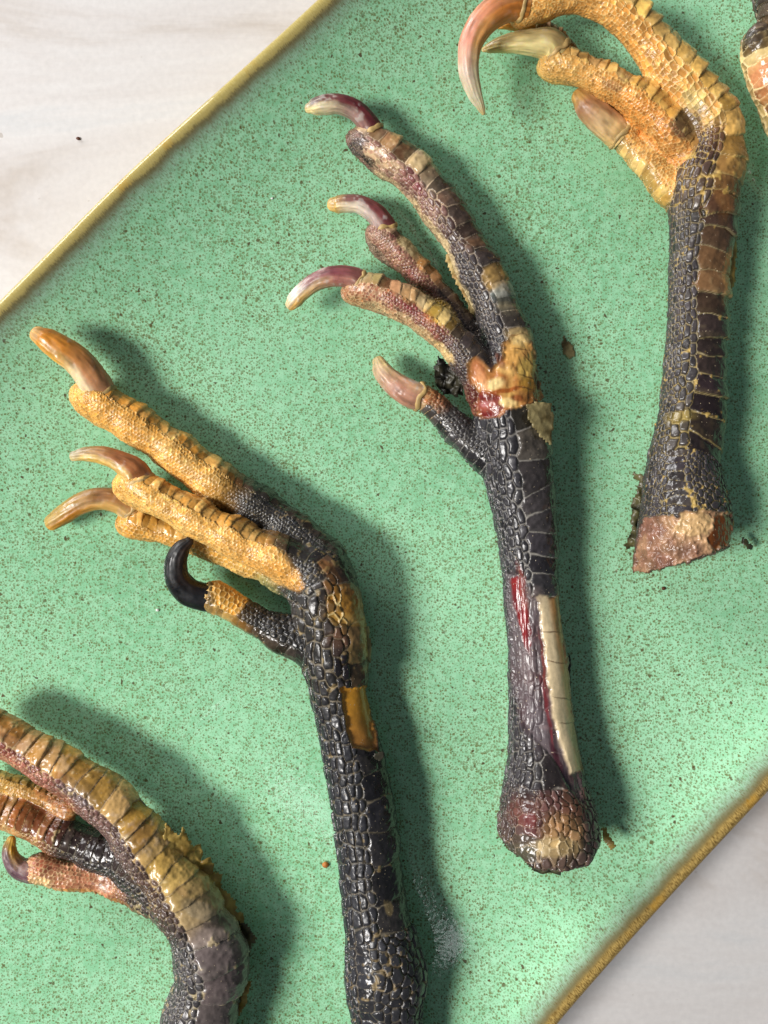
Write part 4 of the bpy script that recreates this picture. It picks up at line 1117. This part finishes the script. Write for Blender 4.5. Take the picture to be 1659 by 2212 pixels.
# ---- foot B: yellow toes
footB = dict(
    name="dried_chicken_foot", category="chicken foot", group=GROUP, seed=23, mottle=0.25, dust=0.3, dustc=(190, 160, 100),
    label="foot with three yellow toes and a black curled claw on a black shank",
    limbs=[
        Limb([(838, 2300, 70, 7.0), (838, 2215, 72, 7.6), (835, 2160, 85, 8.4), (833, 2110, 90, 8.8), (827, 2060, 83, 8.6), (816, 2000, 75, 8.2), (803, 1900, 71, 8.0), (792, 1800, 70, 8.0), (776, 1700, 70, 8.0), (760, 1620, 67, 8.2), (745, 1550, 65, 8.6),
              (732, 1480, 68, 9.0), (722, 1420, 74, 9.6), (718, 1360, 77, 9.6), (706, 1300, 78, 10.0)]
             + conv(C3, [(1235, 1085, 120, 10.4), (1180, 1045, 96, 10.4)]),
             knob=0.0, side=1, tau=(30, 30, 26, 8, 0), half=54, Lsc=0.98, ws=14, Ls=0.46, ws_end=22, lift=0.05, flat=0.95,
             stops=[(0, (38, 38, 42), (48, 48, 52), (104, 96, 82)), (0.66, (32, 30, 34), (42, 42, 46), (98, 90, 74)), (0.80, (60, 44, 32), (46, 44, 44), (120, 108, 86)), (0.94, (110, 74, 36), (56, 52, 50), (110, 100, 80)), (1, (96, 70, 40), (60, 56, 52), (120, 108, 84))]),
        Limb(conv(C3, [(1300, 1170, 100, 9.4), (1240, 1088, 114, 10.6), (1165, 1036, 104, 11.2), (1080, 1000, 90, 11.8), (980, 960, 86, 11.4), (860, 900, 84, 11.0), (740, 838, 80, 10.6), (620, 770, 76, 10.2), (530, 715, 70, 10.0), (505, 700, 56, 10.0)]),
             slim=0.90, tau=24, half=44, Lsc=0.46, ws=9, Ls=0.17, lift=0.16, knob=0.06,
             stops=[(0, (60, 50, 44), (56, 52, 50), (116, 104, 84)), (0.20, (70, 54, 40), (60, 56, 52), (120, 108, 84)), (0.25, (222, 158, 74), (228, 168, 84), (244, 206, 134)), (1, (226, 162, 76), (230, 166, 74), (246, 208, 132))]),
        Limb(conv(C3, [(1300, 1120, 110, 9.6), (1270, 1030, 100, 9.0), (1210, 960, 92, 8.2), (1120, 880, 84, 7.4), (1010, 800, 86, 6.8), (900, 740, 92, 6.6), (790, 668, 92, 6.6), (680, 588, 90, 6.6), (560, 505, 90, 6.6), (450, 430, 88, 6.8), (370, 380, 76, 7.0)]),
             slim=0.90, tau=10, half=50, Lsc=0.50, ws=10, Ls=0.17, lift=0.2,
             stops=[(0, (60, 46, 34), BLK, (90, 84, 70)), (0.4, (44, 40, 38), (40, 40, 42), (86, 80, 66)), (0.49, (120, 80, 36), (150, 110, 50), (206, 166, 96)), (0.56, (216, 150, 62), (224, 164, 76), (244, 206, 134)), (1, (222, 152, 64), (228, 160, 68), (246, 204, 126))]),
        Limb(conv(C3, [(1220, 1120, 90, 7.5), (1100, 1070, 72, 6.0), (1000, 1020, 72, 5.0), (870, 970, 68, 4.6), (750, 930, 62, 4.6), (620, 888, 56, 4.8), (530, 862, 56, 5.0), (505, 858, 44, 5.0)]),
             tau=60, half=45, Lsc=0.5, ws=17, Ls=0.30, lift=0.1,
             stops=[(0, (70, 64, 56), (70, 66, 60), (110, 104, 88)), (0.24, (150, 140, 84), (150, 140, 84), (190, 180, 120)), (0.32, (206, 160, 74), (214, 166, 80), (232, 196, 124)), (1, (216, 156, 68), (218, 152, 62), (238, 196, 122))]),
        Limb(conv(C3, [(1270, 1380, 96, 8.6), (1190, 1337, 92, 8.8), (1110, 1310, 80, 8.6), (1030, 1270, 64, 8.2), (950, 1225, 60, 8.0), (880, 1180, 64, 8.0), (835, 1158, 62, 8.0)]),
             side=-1, tau=30, half=45, Lsc=0.55, ws=20, Ls=0.34, lift=0.06,
             stops=[(0, (40, 40, 42), (40, 40, 42), (78, 74, 66)), (0.6, (70, 56, 40), (46, 44, 44), (90, 84, 70)), (0.74, (170, 120, 50), (70, 56, 40), (130, 110, 70)), (0.8, (190, 146, 70), (226, 160, 56), (226, 190, 120)), (1, (170, 130, 70), (206, 150, 64), (226, 190, 120))]),
        base_limb([(838, 2300, 73, 7.0), (838, 2215, 76, 7.6), (835, 2160, 86, 8.4), (833, 2110, 92, 8.8), (827, 2060, 84, 8.6), (818, 2010, 74, 8.3), (812, 1975, 66, 8.1)], [(0, (48, 48, 52), (50, 50, 54), (110, 100, 82)), (1, (46, 46, 50), (48, 48, 52), (104, 94, 78))], ws=13, Ls=0.28),
        pad(C3, [(420, 440, 62, 4.8), (360, 400, 62, 5.0), (318, 372, 52, 5.2), (304, 364, 40, 5.4)], st1((222, 152, 64), (242, 200, 124))),
        pad(C3, [(560, 775, 50, 8.6), (500, 745, 50, 8.6), (476, 728, 40, 8.8)], st1((224, 160, 72), (242, 200, 124))),
        pad(C3, [(580, 895, 46, 3.6), (520, 885, 50, 3.6), (494, 880, 42, 3.8)], st1((220, 154, 66), (240, 198, 124))),
        pad(C3, [(980, 840, 40, 3.6), (900, 790, 70, 4.0), (830, 740, 60, 4.2)], st1((214, 166, 80), (240, 204, 130))),
    ],
    bare=[
        dict(poly=[(734, 1484), (760, 1484), (802, 1480), (806, 1520), (812, 1570), (817, 1622), (790, 1620), (764, 1614), (752, 1580), (742, 1530)],
             depth=0.6, c=((198, 140, 44), (160, 110, 52)), axis=(760, 1500, 0.0, 0.008), ss=2.0, sc=0.15, wr=0.04, rough=0.18, lip=0.15),
    ],
    blobs=[
        (760, 1455, 48, 26, 0, (26, 22, 26), 0.9), (748, 1385, 50, 24, 5, (96, 68, 50), 0.8), (790, 1385, 22, 50, 0, (196, 160, 90), 0.85), (788, 1430, 16, 30, 0, (180, 146, 84), 0.8),
        (745, 1320, 40, 18, 5, (186, 130, 44), 0.9, (230, 210, 150)), (752, 1340, 46, 14, 10, (200, 150, 60), 0.8), (740, 1280, 40, 14, 20, (140, 96, 44), 0.8), (722, 1235, 44, 14, 30, (150, 100, 44), 0.8), (718, 1205, 40, 12, 30, (84, 62, 36), 0.8),
        (681, 1207, 72, 61, 35, (52, 50, 52), 0.97, (104, 98, 84)), (719, 1268, 55, 66, 0, (54, 50, 50), 0.90, (110, 100, 84)), (653, 1273, 55, 33, 0, (60, 58, 58), 0.90, (110, 106, 96)), (742, 1201, 33, 50, -10, (48, 40, 36), 0.90), (714, 1235, 39, 12, 45, (120, 80, 40), 0.85), (736, 1273, 44, 13, 20, (140, 96, 44), 0.85), (747, 1301, 44, 17, 10, (196, 140, 50), 0.90, (230, 204, 140)), (747, 1334, 50, 13, 5, (206, 158, 70), 0.90, (230, 204, 140)), (758, 1373, 44, 22, 0, (104, 74, 56), 0.85), (758, 1423, 44, 28, 5, (28, 24, 28), 0.97), (786, 1378, 12, 50, -5, (196, 170, 100), 0.85), (598, 1141, 111, 33, 42, (44, 42, 42), 0.90, (110, 100, 76)), (625, 1246, 17, 33, -40, (226, 176, 90), 0.00), 
        (840, 1960, 10, 18, -10, (150, 130, 84), 0.8),
        (614, 1240, 40, 26, 35, (220, 156, 70), 0.9, (236, 192, 120)), (640, 1265, 18, 12, 0, (210, 150, 70), 0.7), (560, 1215, 60, 22, 30, (222, 158, 72), 0.7),
        (565, 1030, 26, 12, 35, (190, 130, 50), 0.6),
        (270, 1215, 10, 10, 0, BLK, 0.0),
        (452, 1310, 10, 34, 5, (96, 84, 56), 0.8),
    ],
    claws=[
        dict(fr=C3, pts=[(400, 385, 62, 7.2), (360, 315, 64, 7.8), (300, 240, 60, 8.4), (230, 190, 56, 8.6), (170, 150, 48, 8.2), (132, 128, 36, 7.8)],
             stops=[(0, (206, 150, 110), (220, 190, 150)), (0.3, (196, 136, 84), (226, 204, 160)), (0.55, (206, 134, 46), (222, 166, 70)), (0.85, (206, 136, 50), (216, 150, 60)), (1, (206, 176, 110), (200, 170, 110))], wear=0.4),
        dict(fr=C3, pts=[(545, 715, 62, 10.2), (520, 668, 56, 10.4), (465, 632, 44, 10.6), (400, 607, 37, 10.4), (335, 603, 29, 9.8), (288, 610, 20, 9.2)],
             stops=[(0, (176, 110, 60), (216, 170, 96)), (0.4, (166, 106, 66), (216, 176, 100)), (0.7, (160, 126, 76), (222, 182, 84)), (1, (190, 180, 150), (206, 190, 140))], wear=0.4),
        dict(fr=C3, pts=[(530, 830, 56, 4.8), (470, 792, 50, 5.4), (390, 778, 46, 5.8), (312, 798, 44, 5.6), (250, 838, 40, 5.0), (205, 868, 34, 4.4)],
             stops=[(0, (200, 150, 84), (220, 180, 110)), (0.35, (150, 106, 66), (206, 160, 84)), (0.65, (176, 140, 70), (196, 130, 40)), (1, (190, 160, 90), (200, 150, 60))], wear=0.4),
        dict(fr=C3, side=-1, cut=(120, 100, 60), label="black curled claw", pts=[(840, 1160, 58, 8.2), (795, 1157, 58, 8.6), (735, 1135, 57, 9.4), (694, 1085, 50, 10.4), (688, 1022, 44, 11.2), (710, 970, 34, 11.6), (738, 943, 20, 11.6)],
             stops=[(0, (26, 26, 30), (26, 26, 30)), (0.5, (24, 24, 27), (40, 28, 22)), (1, (28, 26, 26), (50, 34, 24))], wear=0.05),
    ],
    flakes=[
        dict(poly=[(806, 1626), (830, 1618), (833, 1632), (820, 1640), (808, 1634)], h=12.0, mat=M_FLAKE_D, crumple=0.3, res=3.0, seed=9, tiltv=(-0.3, 0), name="lifted_scale"),
        dict(poly=[(782, 1348), (798, 1350), (803, 1400), (800, 1440), (790, 1420), (786, 1380)], h=9.5, mat=M_FLAKE_C, crumple=0.2, res=4.0, seed=10, tiltv=(-0.6, 0), name="lifted_scale"),
    ],
)

# ---- foot A: lower left
footA = dict(
    name="dried_chicken_foot", category="chicken foot", group=GROUP, seed=37, mottle=0.35, dust=0.4, dustc=(214, 190, 130),
    label="broad foot with banded yellow-brown scutes and jagged lifted scales, cut off at lower left",
    limbs=[
        Limb(conv(C5, [(1160, 2260, 225, 9.0), (1190, 2120, 222, 9.0), (1225, 2000, 218, 9.2), (1255, 1880, 218, 9.6), (1275, 1750, 222, 10.0), (1250, 1625, 212, 10.2), (1195, 1500, 200, 10.4), (1118, 1355, 192, 10.6), (1022, 1205, 182, 10.8), (915, 1068, 174, 10.8), (800, 922, 168, 10.8), (670, 780, 162, 10.6), (510, 665, 150, 10.4), (350, 560, 142, 10.2), (200, 470, 138, 10.0), (60, 390, 134, 9.8), (-80, 320, 130, 9.6)]),
             side=1, tau=(34, 40, 26), half=60, Lsc=0.66, ws=9, Ls=0.20, lift=0.42, mid=1.3, flat=0.9,
             stops=[(0, (90, 80, 80), (72, 68, 70), (150, 146, 138)), (0.26, (104, 92, 90), (66, 62, 64), (150, 142, 130)), (0.33, (176, 150, 110), (64, 56, 54), (140, 126, 110)), (0.42, (222, 184, 104), (90, 66, 56), (176, 150, 110)), (0.55, (216, 168, 76), (84, 66, 64), (170, 150, 130)), (0.72, (196, 150, 70), (120, 84, 76), (190, 166, 140)), (1, (206, 140, 66), (176, 96, 72), (222, 180, 130))]),
        Limb(conv(C5, [(1000, 1280, 150, 9.5), (870, 1180, 145, 9.0), (740, 1110, 130, 8.6), (610, 1065, 120, 8.2), (470, 1015, 116, 7.8), (330, 955, 110, 7.4), (200, 895, 106, 7.2), (60, 845, 104, 7.0), (-80, 815, 100, 7.0)]),
             tau=45, half=62, Lsc=0.50, ws=14, Ls=0.28, lift=0.22, 
             stops=[(0, (80, 56, 44), (60, 50, 48), (140, 128, 112)), (0.3, (44, 38, 38), (44, 42, 44), (140, 134, 122)), (0.58, (56, 40, 38), (60, 46, 46), (150, 140, 120)), (0.66, (126, 70, 44), (140, 90, 60), (206, 176, 120)), (1, (176, 106, 46), (190, 130, 66), (222, 190, 130))]),
        Limb(conv(C5, [(420, 800, 70, 7.0), (330, 760, 66, 5.5), (200, 705, 66, 4.6), (80, 660, 66, 4.6), (-60, 620, 62, 4.6)]),
             tau=10, half=40, Lsc=0.7, ws=14, Ls=0.26,
             stops=[(0, (150, 90, 50), (170, 110, 60), (190, 150, 90)), (1, (206, 166, 80), (196, 150, 66), (226, 196, 120))]),
        Limb(conv(C5, [(1120, 1400, 190, 8.6), (1000, 1345, 150, 8.2), (860, 1305, 115, 7.6), (740, 1278, 92, 7.2), (600, 1248, 80, 7.0), (460, 1225, 86, 7.0), (340, 1200, 94, 7.0), (240, 1170, 92, 7.0)]),
             side=-1, tau=20, half=40, Lsc=0.42, ws=16, Ls=0.30, lift=0.22,
             stops=[(0, (56, 50, 50), (60, 54, 54), (150, 142, 126)), (0.32, (120, 80, 50), (70, 56, 50), (160, 144, 116)), (0.5, (200, 136, 76), (166, 104, 76), (214, 176, 126)), (1, (214, 150, 80), (184, 122, 86), (222, 184, 134))]),
    ],
    blobs=[
        (465, 1995, 30, 26, 0, (44, 36, 32), 0.9), (470, 2030, 60, 30, 10, (126, 114, 110), 0.8), (430, 1965, 44, 20, 30, (190, 176, 150), 0.7), (395, 1925, 18, 12, 30, (130, 84, 60), 0.6),
        (200, 1720, 40, 12, 60, (60, 44, 34), 0.7), (215, 1700, 18, 16, 0, (60, 46, 36), 0.5), (300, 1800, 30, 30, 0, (96, 56, 50), 0.7), (290, 1835, 22, 20, 0, (70, 50, 46), 0.7),
        (160, 1705, 60, 20, 40, (110, 104, 106), 0.55), (130, 1680, 18, 12, 40, (140, 60, 56), 0.6), (120, 1725, 60, 18, 25, (150, 84, 50), 0.6),
        (20, 1600, 60, 14, 20, (140, 110, 104), 0.6), (15, 1620, 50, 10, 20, (110, 44, 40), 0.6),
        (85, 1845, 20, 10, 0, (60, 30, 24), 0.8), (100, 1870, 40, 16, 10, (150, 66, 50), 0.5), (90, 1905, 26, 14, 0, (232, 200, 140), 0.7),
    ],
    claws=[
        dict(fr=C5, side=-1, pts=[(240, 1180, 76, 7.2), (185, 1180, 74, 7.6), (115, 1160, 66, 8.0), (70, 1105, 52, 8.4), (58, 1045, 42, 8.4), (70, 995, 28, 8.2)],
             stops=[(0, (150, 110, 110), (176, 130, 120)), (0.4, (104, 76, 86), (140, 110, 104)), (0.7, (110, 84, 84), (196, 150, 50)), (1, (206, 170, 70), (206, 160, 60))], wear=0.3),
    ],
    flakes=[
        dict(poly=[(362, 1790), (372, 1758), (384, 1785), (398, 1790), (404, 1768), (414, 1800), (420, 1820), (436, 1816), (440, 1850), (456, 1850), (462, 1885), (478, 1890), (480, 1930), (496, 1935), (508, 1975), (520, 1985), (524, 2030), (490, 2010), (462, 1975), (428, 1915), (396, 1868), (362, 1826)],
             h=9.0, mat=M_FLAKE_Y, crumple=1.2, res=3.6, seed=12, tiltv=(-0.5, 0), name="lifted_scales"),
        dict(poly=[(520, 1980), (532, 1985), (562, 2020), (548, 2034), (540, 2080), (530, 2110), (526, 2150), (510, 2190), (496, 2212), (506, 2160), (524, 2090), (528, 2030)],
             h=6.5, mat=M_FLAKE_O, crumple=0.9, res=4.0, seed=13, name="peeled_skin"),
        dict(poly=[(536, 2100), (546, 2110), (536, 2150), (516, 2190), (500, 2212), (494, 2212), (516, 2160)],
             h=7.5, mat=M_FLAKE_Y, crumple=0.9, res=3.6, seed=14, name="peeled_skin"),
    ],
)

# ---- foot D: upper right
footD = dict(
    name="dried_chicken_foot", category="chicken foot", group=GROUP, seed=53, mottle=0.25, dust=0.6, dustc=(206, 172, 90),
    label="foot with orange-yellow toes, a long hooked pink claw and a brown cut end",
    cuts=[(1296 + 185 * .3906, 432 + 2082 * .3906, 1296 + 738 * .3906, 432 + 1888 * .3906)],
    limbs=[
        Limb(conv(C7, [(440, 2230, 285, 9.0), (450, 2090, 275, 9.2), (458, 1960, 268, 9.4), (466, 1840, 258, 9.4), (470, 1740, 246, 9.2), (462, 1640, 228, 9.0), (456, 1540, 214, 8.8), (468, 1430, 204, 8.6), (490, 1320, 200, 8.4), (508, 1210, 190, 8.2), (520, 1080, 184, 8.2), (528, 900, 175, 8.2), (538, 700, 170, 8.4), (546, 500, 172, 8.8), (556, 300, 178, 9.2), (570, 120, 186, 9.6)])
             + conv(C6, [(1335, 1000, 178, 10.2), (1385, 880, 160, 10.8), (1410, 760, 140, 11.2), (1390, 640, 136, 11.4), (1310, 520, 134, 11.4), (1205, 400, 132, 11.6), (1105, 285, 132, 12.0), (1015, 175, 122, 12.4), (920, 85, 108, 12.8), (810, 25, 98, 13.2), (700, -18, 92, 13.4), (590, -20, 86, 13.6), (490, 5, 84, 13.6), (410, 45, 78, 13.4), (370, 75, 58, 13.2)]),
             side=1, tau=(58, 56, 50, 36, 30), half=56, Lsc=0.66, ws=9, Ls=0.24, ws_end=11, lift=0.36, mid=1.5, flat=0.88,
             stops=[(0, (120, 74, 44), (120, 74, 44), (160, 120, 70)), (0.12, (46, 34, 36), (56, 52, 54), (136, 122, 82)), (0.2, (44, 34, 36), (60, 58, 60), (140, 122, 74)), (0.42, (46, 34, 36), (66, 60, 62), (150, 136, 100)), (0.52, (50, 34, 32), (62, 58, 58), (140, 126, 92)), (0.58, (66, 44, 34), (84, 68, 56), (176, 150, 96)), (0.625, (196, 150, 72), (110, 84, 60), (206, 176, 110)), (0.68, (222, 172, 84), (212, 154, 84), (236, 200, 132)), (0.75, (230, 182, 98), (226, 160, 80), (244, 208, 136)), (1, (228, 172, 86), (226, 156, 72), (244, 206, 132))]),
        Limb(conv(C6, [(1350, 950, 120, 7.0), (1280, 870, 116, 8.4), (1205, 775, 110, 9.4), (1135, 680, 112, 10.6), (1060, 590, 112, 10.8), (960, 505, 108, 10.8), (850, 440, 102, 10.6), (725, 380, 96, 10.2), (610, 335, 96, 9.8), (540, 340, 76, 9.6)]),
             slim=0.88, tau=45, half=46, Lsc=0.48, ws=10, Ls=0.18, lift=0.22,
             stops=[(0, (96, 76, 60), (90, 72, 60), (170, 146, 100)), (0.16, (200, 140, 66), (196, 126, 60), (226, 180, 110)), (0.5, (224, 168, 78), (216, 138, 60), (240, 194, 116)), (1, (206, 158, 90), (222, 166, 88), (240, 200, 128))]),
        Limb(conv(C6, [(1330, 1050, 120, 8.6), (1200, 1030, 100, 8.4), (1110, 950, 84, 8.0), (1035, 865, 80, 7.6), (955, 780, 78, 7.2), (890, 710, 74, 7.0)]),
             side=-1, slim=0.88, tau=20, half=46, Lsc=0.55, ws=13, Ls=0.24, lift=0.06,
             stops=[(0, (70, 60, 52), (80, 66, 56), (170, 146, 100)), (0.22, (110, 84, 66), (100, 76, 60), (180, 156, 110)), (0.32, (206, 160, 80), (200, 140, 70), (232, 196, 124)), (1, (236, 190, 110), (214, 150, 74), (242, 208, 140))]),
        Limb(conv(C6, [(1160, 820, 80, 6.0), (1060, 760, 66, 5.0), (960, 690, 66, 4.6), (860, 610, 66, 4.4), (770, 550, 56, 4.4)]),
             tau=50, half=45, Lsc=0.5, ws=16, Ls=0.3,
             stops=[(0, (200, 130, 60), (206, 130, 56), (226, 176, 104)), (1, (190, 130, 66), (196, 120, 56), (222, 170, 100))]),
        Limb(conv(C6, [(640, 270, 44, 5.0), (580, 205, 48, 5.2), (520, 160, 50, 5.4), (440, 130, 50, 5.8)]),
             tau=50, half=45, Lsc=0.5, ws=18, Ls=0.34,
             stops=[(0, (180, 120, 60), (180, 120, 60), (210, 170, 110)), (1, (150, 112, 84), (140, 100, 76), (190, 160, 120))]),
        base_limb([(440, 2230, 289, 9.0), (450, 2090, 279, 9.2), (458, 1960, 272, 9.4), (466, 1840, 262, 9.4), (470, 1740, 250, 9.2), (462, 1640, 232, 9.0), (456, 1540, 216, 8.8), (460, 1480, 202, 8.7)], [(0, (120, 74, 44), (120, 74, 44), (160, 120, 70)), (0.45, (54, 50, 52), (58, 54, 56), (146, 128, 80)), (1, (52, 46, 50), (58, 54, 58), (140, 124, 84))], ws=7, Ls=0.19, fr=C7),
        pad(C6, [(500, 50, 60, 10.5), (420, 70, 52, 10.8), (370, 95, 46, 11.2), (355, 104, 34, 11.4)], st1((216, 146, 62), (240, 200, 124))),
        pad(C6, [(620, 370, 66, 8.0), (540, 365, 62, 8.0), (505, 350, 50, 8.2), (498, 345, 38, 8.2)], st1((226, 170, 84), (244, 206, 130))),
    ],
    bare=[
        dict(poly=[(1386, 1122), (1420, 1112), (1460, 1118), (1480, 1106), (1540, 1104), (1578, 1108), (1582, 1172), (1500, 1205), (1368, 1244), (1375, 1180)],
             depth=0.25, c=((122, 86, 70), (184, 146, 108)), ss=1.3, sc=0.75, wr=0.8, rough=0.28, lip=0.2),
        dict(poly=[(1468, 1112), (1520, 1104), (1540, 1130), (1530, 1150), (1490, 1158), (1462, 1142)],
             depth=0.15, rag=1.6, c=((232, 212, 164), (196, 160, 112)), ss=0.9, sc=0.3, wr=0.5, rough=0.28, lip=0.0),
        dict(poly=[(1535, 1112), (1580, 1110), (1584, 1168), (1545, 1186), (1528, 1165), (1545, 1140)],
             depth=0.2, rag=1.6, c=((150, 84, 24), (104, 56, 20)), ss=1.2, sc=0.4, wr=0.3, rough=0.2, lip=0.0),
    ],
    blobs=[
        (1570, 380, 24, 110, 6, (140, 96, 50), 0.75), (1572, 600, 12, 70, 6, (190, 140, 80), 0.85), (1585, 290, 22, 70, 5, (206, 156, 80), 0.8),
        (1500, 215, 30, 26, 0, (214, 196, 130), 0.7), (1495, 245, 40, 20, 0, (110, 96, 70), 0.5), (1480, 270, 36, 30, 0, (84, 70, 62), 0.7, (150, 136, 100)),
        (1520, 330, 30, 60, 10, (48, 34, 36), 0.7), (1545, 300, 20, 40, 10, (90, 60, 44), 0.7), (1560, 250, 30, 20, 20, (190, 150, 84), 0.7),
        (1470, 900, 40, 16, 0, (170, 146, 70), 0.5, (190, 166, 84)), (1450, 950, 60, 40, 0, (70, 62, 56), 0.4, (180, 156, 84)), (1470, 850, 30, 40, 0, (74, 66, 60), 0.3, (180, 156, 84)),
        (1350, 165, 20, 14, 20, (120, 104, 90), 0.7), (1320, 185, 24, 12, 20, (150, 110, 84), 0.5), (1290, 130, 20, 14, 30, (150, 104, 74), 0.6),
    ],
    claws=[
        dict(fr=C6, label="long hooked pinkish claw", pts=[(400, 40, 76, 13.6), (335, 25, 80, 14.0), (250, 52, 80, 14.6), (172, 118, 76, 15.0), (118, 208, 66, 15.0), (99, 308, 58, 14.6), (106, 400, 51, 14.0), (132, 490, 38, 13.0), (160, 555, 22, 12.2), (174, 590, 10, 11.8)],
             stops=[(0, (222, 160, 96), (206, 130, 50)), (0.2, (200, 130, 84), (196, 120, 50)), (0.45, (206, 140, 116), (216, 160, 96)), (0.6, (206, 184, 160), (216, 200, 160)), (0.8, (222, 212, 176), (216, 206, 160)), (1, (226, 196, 120), (226, 200, 130))], wear=0.25),
        dict(fr=C6, pts=[(575, 290, 82, 9.8), (520, 235, 84, 10.0), (440, 222, 68, 10.2), (345, 220, 55, 9.8), (265, 232, 42, 9.0), (205, 248, 26, 8.2), (178, 256, 13, 7.8)],
             stops=[(0, (180, 150, 96), (226, 200, 130)), (0.35, (190, 170, 116), (232, 214, 150)), (0.7, (196, 170, 110), (230, 206, 130)), (1, (206, 176, 110), (216, 186, 120))], wear=0.35),
        dict(fr=C6, side=-1, pts=[(900, 720, 76, 7.2), (850, 672, 80, 7.4), (780, 610, 78, 7.8), (715, 550, 66, 8.0), (680, 505, 48, 8.0)],
             stops=[(0, (232, 190, 120), (226, 190, 130)), (0.4, (206, 170, 120), (170, 120, 80)), (0.75, (166, 116, 80), (180, 130, 84)), (1, (206, 160, 84), (206, 160, 90))], wear=0.2),
        dict(fr=C6, pts=[(450, 140, 46, 6.0), (380, 125, 40, 6.6), (310, 122, 30, 6.6), (260, 132, 16, 6.2)],
             stops=[(0, (180, 130, 70), (200, 140, 60)), (1, (206, 140, 50), (216, 150, 60))], wear=0.2),
    ],
    flakes=[
        dict(poly=[(1362, 1020), (1384, 1024), (1388, 1040), (1396, 1060), (1390, 1090), (1384, 1120), (1378, 1150), (1370, 1180), (1350, 1190), (1346, 1176), (1360, 1150), (1354, 1110), (1362, 1080), (1378, 1045), (1364, 1030)],
             h=4.5, mat=M_FLAKE_O, crumple=1.6, cs=1.8, res=3.4, seed=15),
        dict(poly=[(1582, 1152), (1596, 1164), (1612, 1180), (1606, 1190), (1594, 1184), (1584, 1168)], h=3.0, mat=M_FLAKE_O, crumple=0.8, cs=1.4, res=3.4, seed=16),
        dict(poly=[(1576, 522), (1588, 515), (1590, 545), (1588, 600), (1578, 640), (1566, 640), (1568, 570)], h=9.5, mat=M_FLAKE_Y, crumple=0.3, res=4, seed=17, tiltv=(-0.4, 0), name="lifted_scale"),
    ],
)

# ---- two more pieces cut off by the right edge
footE = dict(
    name="dried_chicken_foot", category="chicken foot", group=GROUP, seed=71, dust=0.3, npieces=60,
    label="cream and orange foot end with ridged skin folds at the right edge",
    limbs=[Limb([(1640, 92, 38, 6.5), (1650, 118, 46, 7.0), (1680, 180, 58, 7.6), (1712, 240, 62, 8.0), (1750, 310, 66, 8.0)], side=1, tau=80, half=70, Lsc=0.42, ws=20, Ls=0.4, lift=0.45,
                 stops=[(0, (90, 76, 66), (150, 120, 80), (206, 180, 120)), (0.22, (196, 160, 100), (206, 170, 110), (232, 210, 150)), (0.3, (200, 130, 90), (222, 180, 120), (232, 206, 150)), (0.7, (206, 150, 90), (226, 196, 130), (236, 214, 160)), (1, (190, 150, 84), (206, 180, 130), (226, 200, 150))])],
    blobs=[(1625, 85, 30, 22, 0, (60, 54, 56), 0.8), (1650, 108, 20, 12, 0, (226, 196, 130), 0.8)],
)
footF = dict(
    name="dried_chicken_foot", category="chicken foot", group=GROUP, seed=83, npieces=60,
    label="dark scaly leg tip in the top right corner above the cream piece",
    limbs=[Limb([(1684, 58, 26, 6.0), (1686, 30, 44, 6.5), (1690, -10, 58, 7.0), (1696, -80, 60, 7.0)], side=-1, tau=40, half=50, Lsc=0.5, ws=16, Ls=0.5,
                 stops=[(0, (150, 120, 84), (150, 116, 80), (200, 180, 130)), (0.35, (60, 50, 46), (64, 54, 50), (150, 134, 104)), (1, (44, 40, 42), (46, 42, 44), (120, 112, 100))])],
)

for sp in (footC, footB, footA, footD, footE, footF):
    build_foot(sp)

# ------------------------------------------------------------------ loose bits
def flake_thing(poly, h, mat, name, label, category, **kw):
    build_flake(poly=poly, h=h, mat=mat, name=name, label=label, category=category, **kw)

flake_thing([(1217, 716), (1222, 735), (1240, 750), (1241, 770), (1228, 777), (1214, 765), (1212, 745)], 0.35, M_FLAKE_C, "skin_flake",
            "thin brown translucent flake on the plate in the shadow right of the middle foot", "skin flake", crumple=0.2, res=3.2, seed=20)

def crumb(x, y, r, mat, label, tablez=None, seed=1, name="crumb"):
    wx, wy = px2w(x, y, 0)
    z0 = float(plate_z(wx, wy)) if tablez is None else tablez
    if tablez is not None:
        wx, wy = px2w(x, y, tablez)
    n, m = 10, 16
    V = []
    for i in range(n + 1):
        a = math.pi * i / n
        for j in range(m):
            b = 2 * math.pi * j / m
            V.append((math.sin(a) * math.cos(b), math.sin(a) * math.sin(b) * 0.75, math.cos(a) * 0.6))
    V = np.array(V) * r
    V *= (1 + 0.35 * fbm(V + seed * 7, r * 0.9, seed, 3))[:, None]
    V[:, 2] += 0.5 * r
    V[:, 2] = np.maximum(V[:, 2], 0)
    q = []
    for i in range(n):
        for j in range(m):
            q.append((i * m + j, (i + 1) * m + j, (i + 1) * m + (j + 1) % m, i * m + (j + 1) % m))
    me = mesh_arrays(name, V, np.array(q))
    o = link(name, me, mat, label=label, category="crumb")
    o.location = (float(wx) * MM, float(wy) * MM, z0 * MM)

M_CRUMB_W = flake_material("white_crumb", (226, 226, 220), (200, 206, 196), 0.0, 0.5)
M_CRUMB_D = flake_material("brown_crumb", (96, 50, 24), (56, 28, 14), 0.0, 0.5)
crumb(705, 1858, 0.75, M_CRUMB, "orange-brown crumb on the plate left of the black shank", seed=2)
crumb(170, 300, 0.42, M_CRUMB_D, "single dark brown crumb on the pale tabletop", tablez=TABLE_Z, seed=3)
crumb(596, 452, 0.25, M_CRUMB_W, "tiny white speck on the plate left of the middle foot's upper claws", seed=4)
crumb(344, 1316, 0.35, M_CRUMB_W, "tiny white crumb below the black curled claw", seed=5)
crumb(1422, 1268, 0.4, M_CRUMB_D, "small brown crumb under the brown cut end of the upper right foot", seed=6)
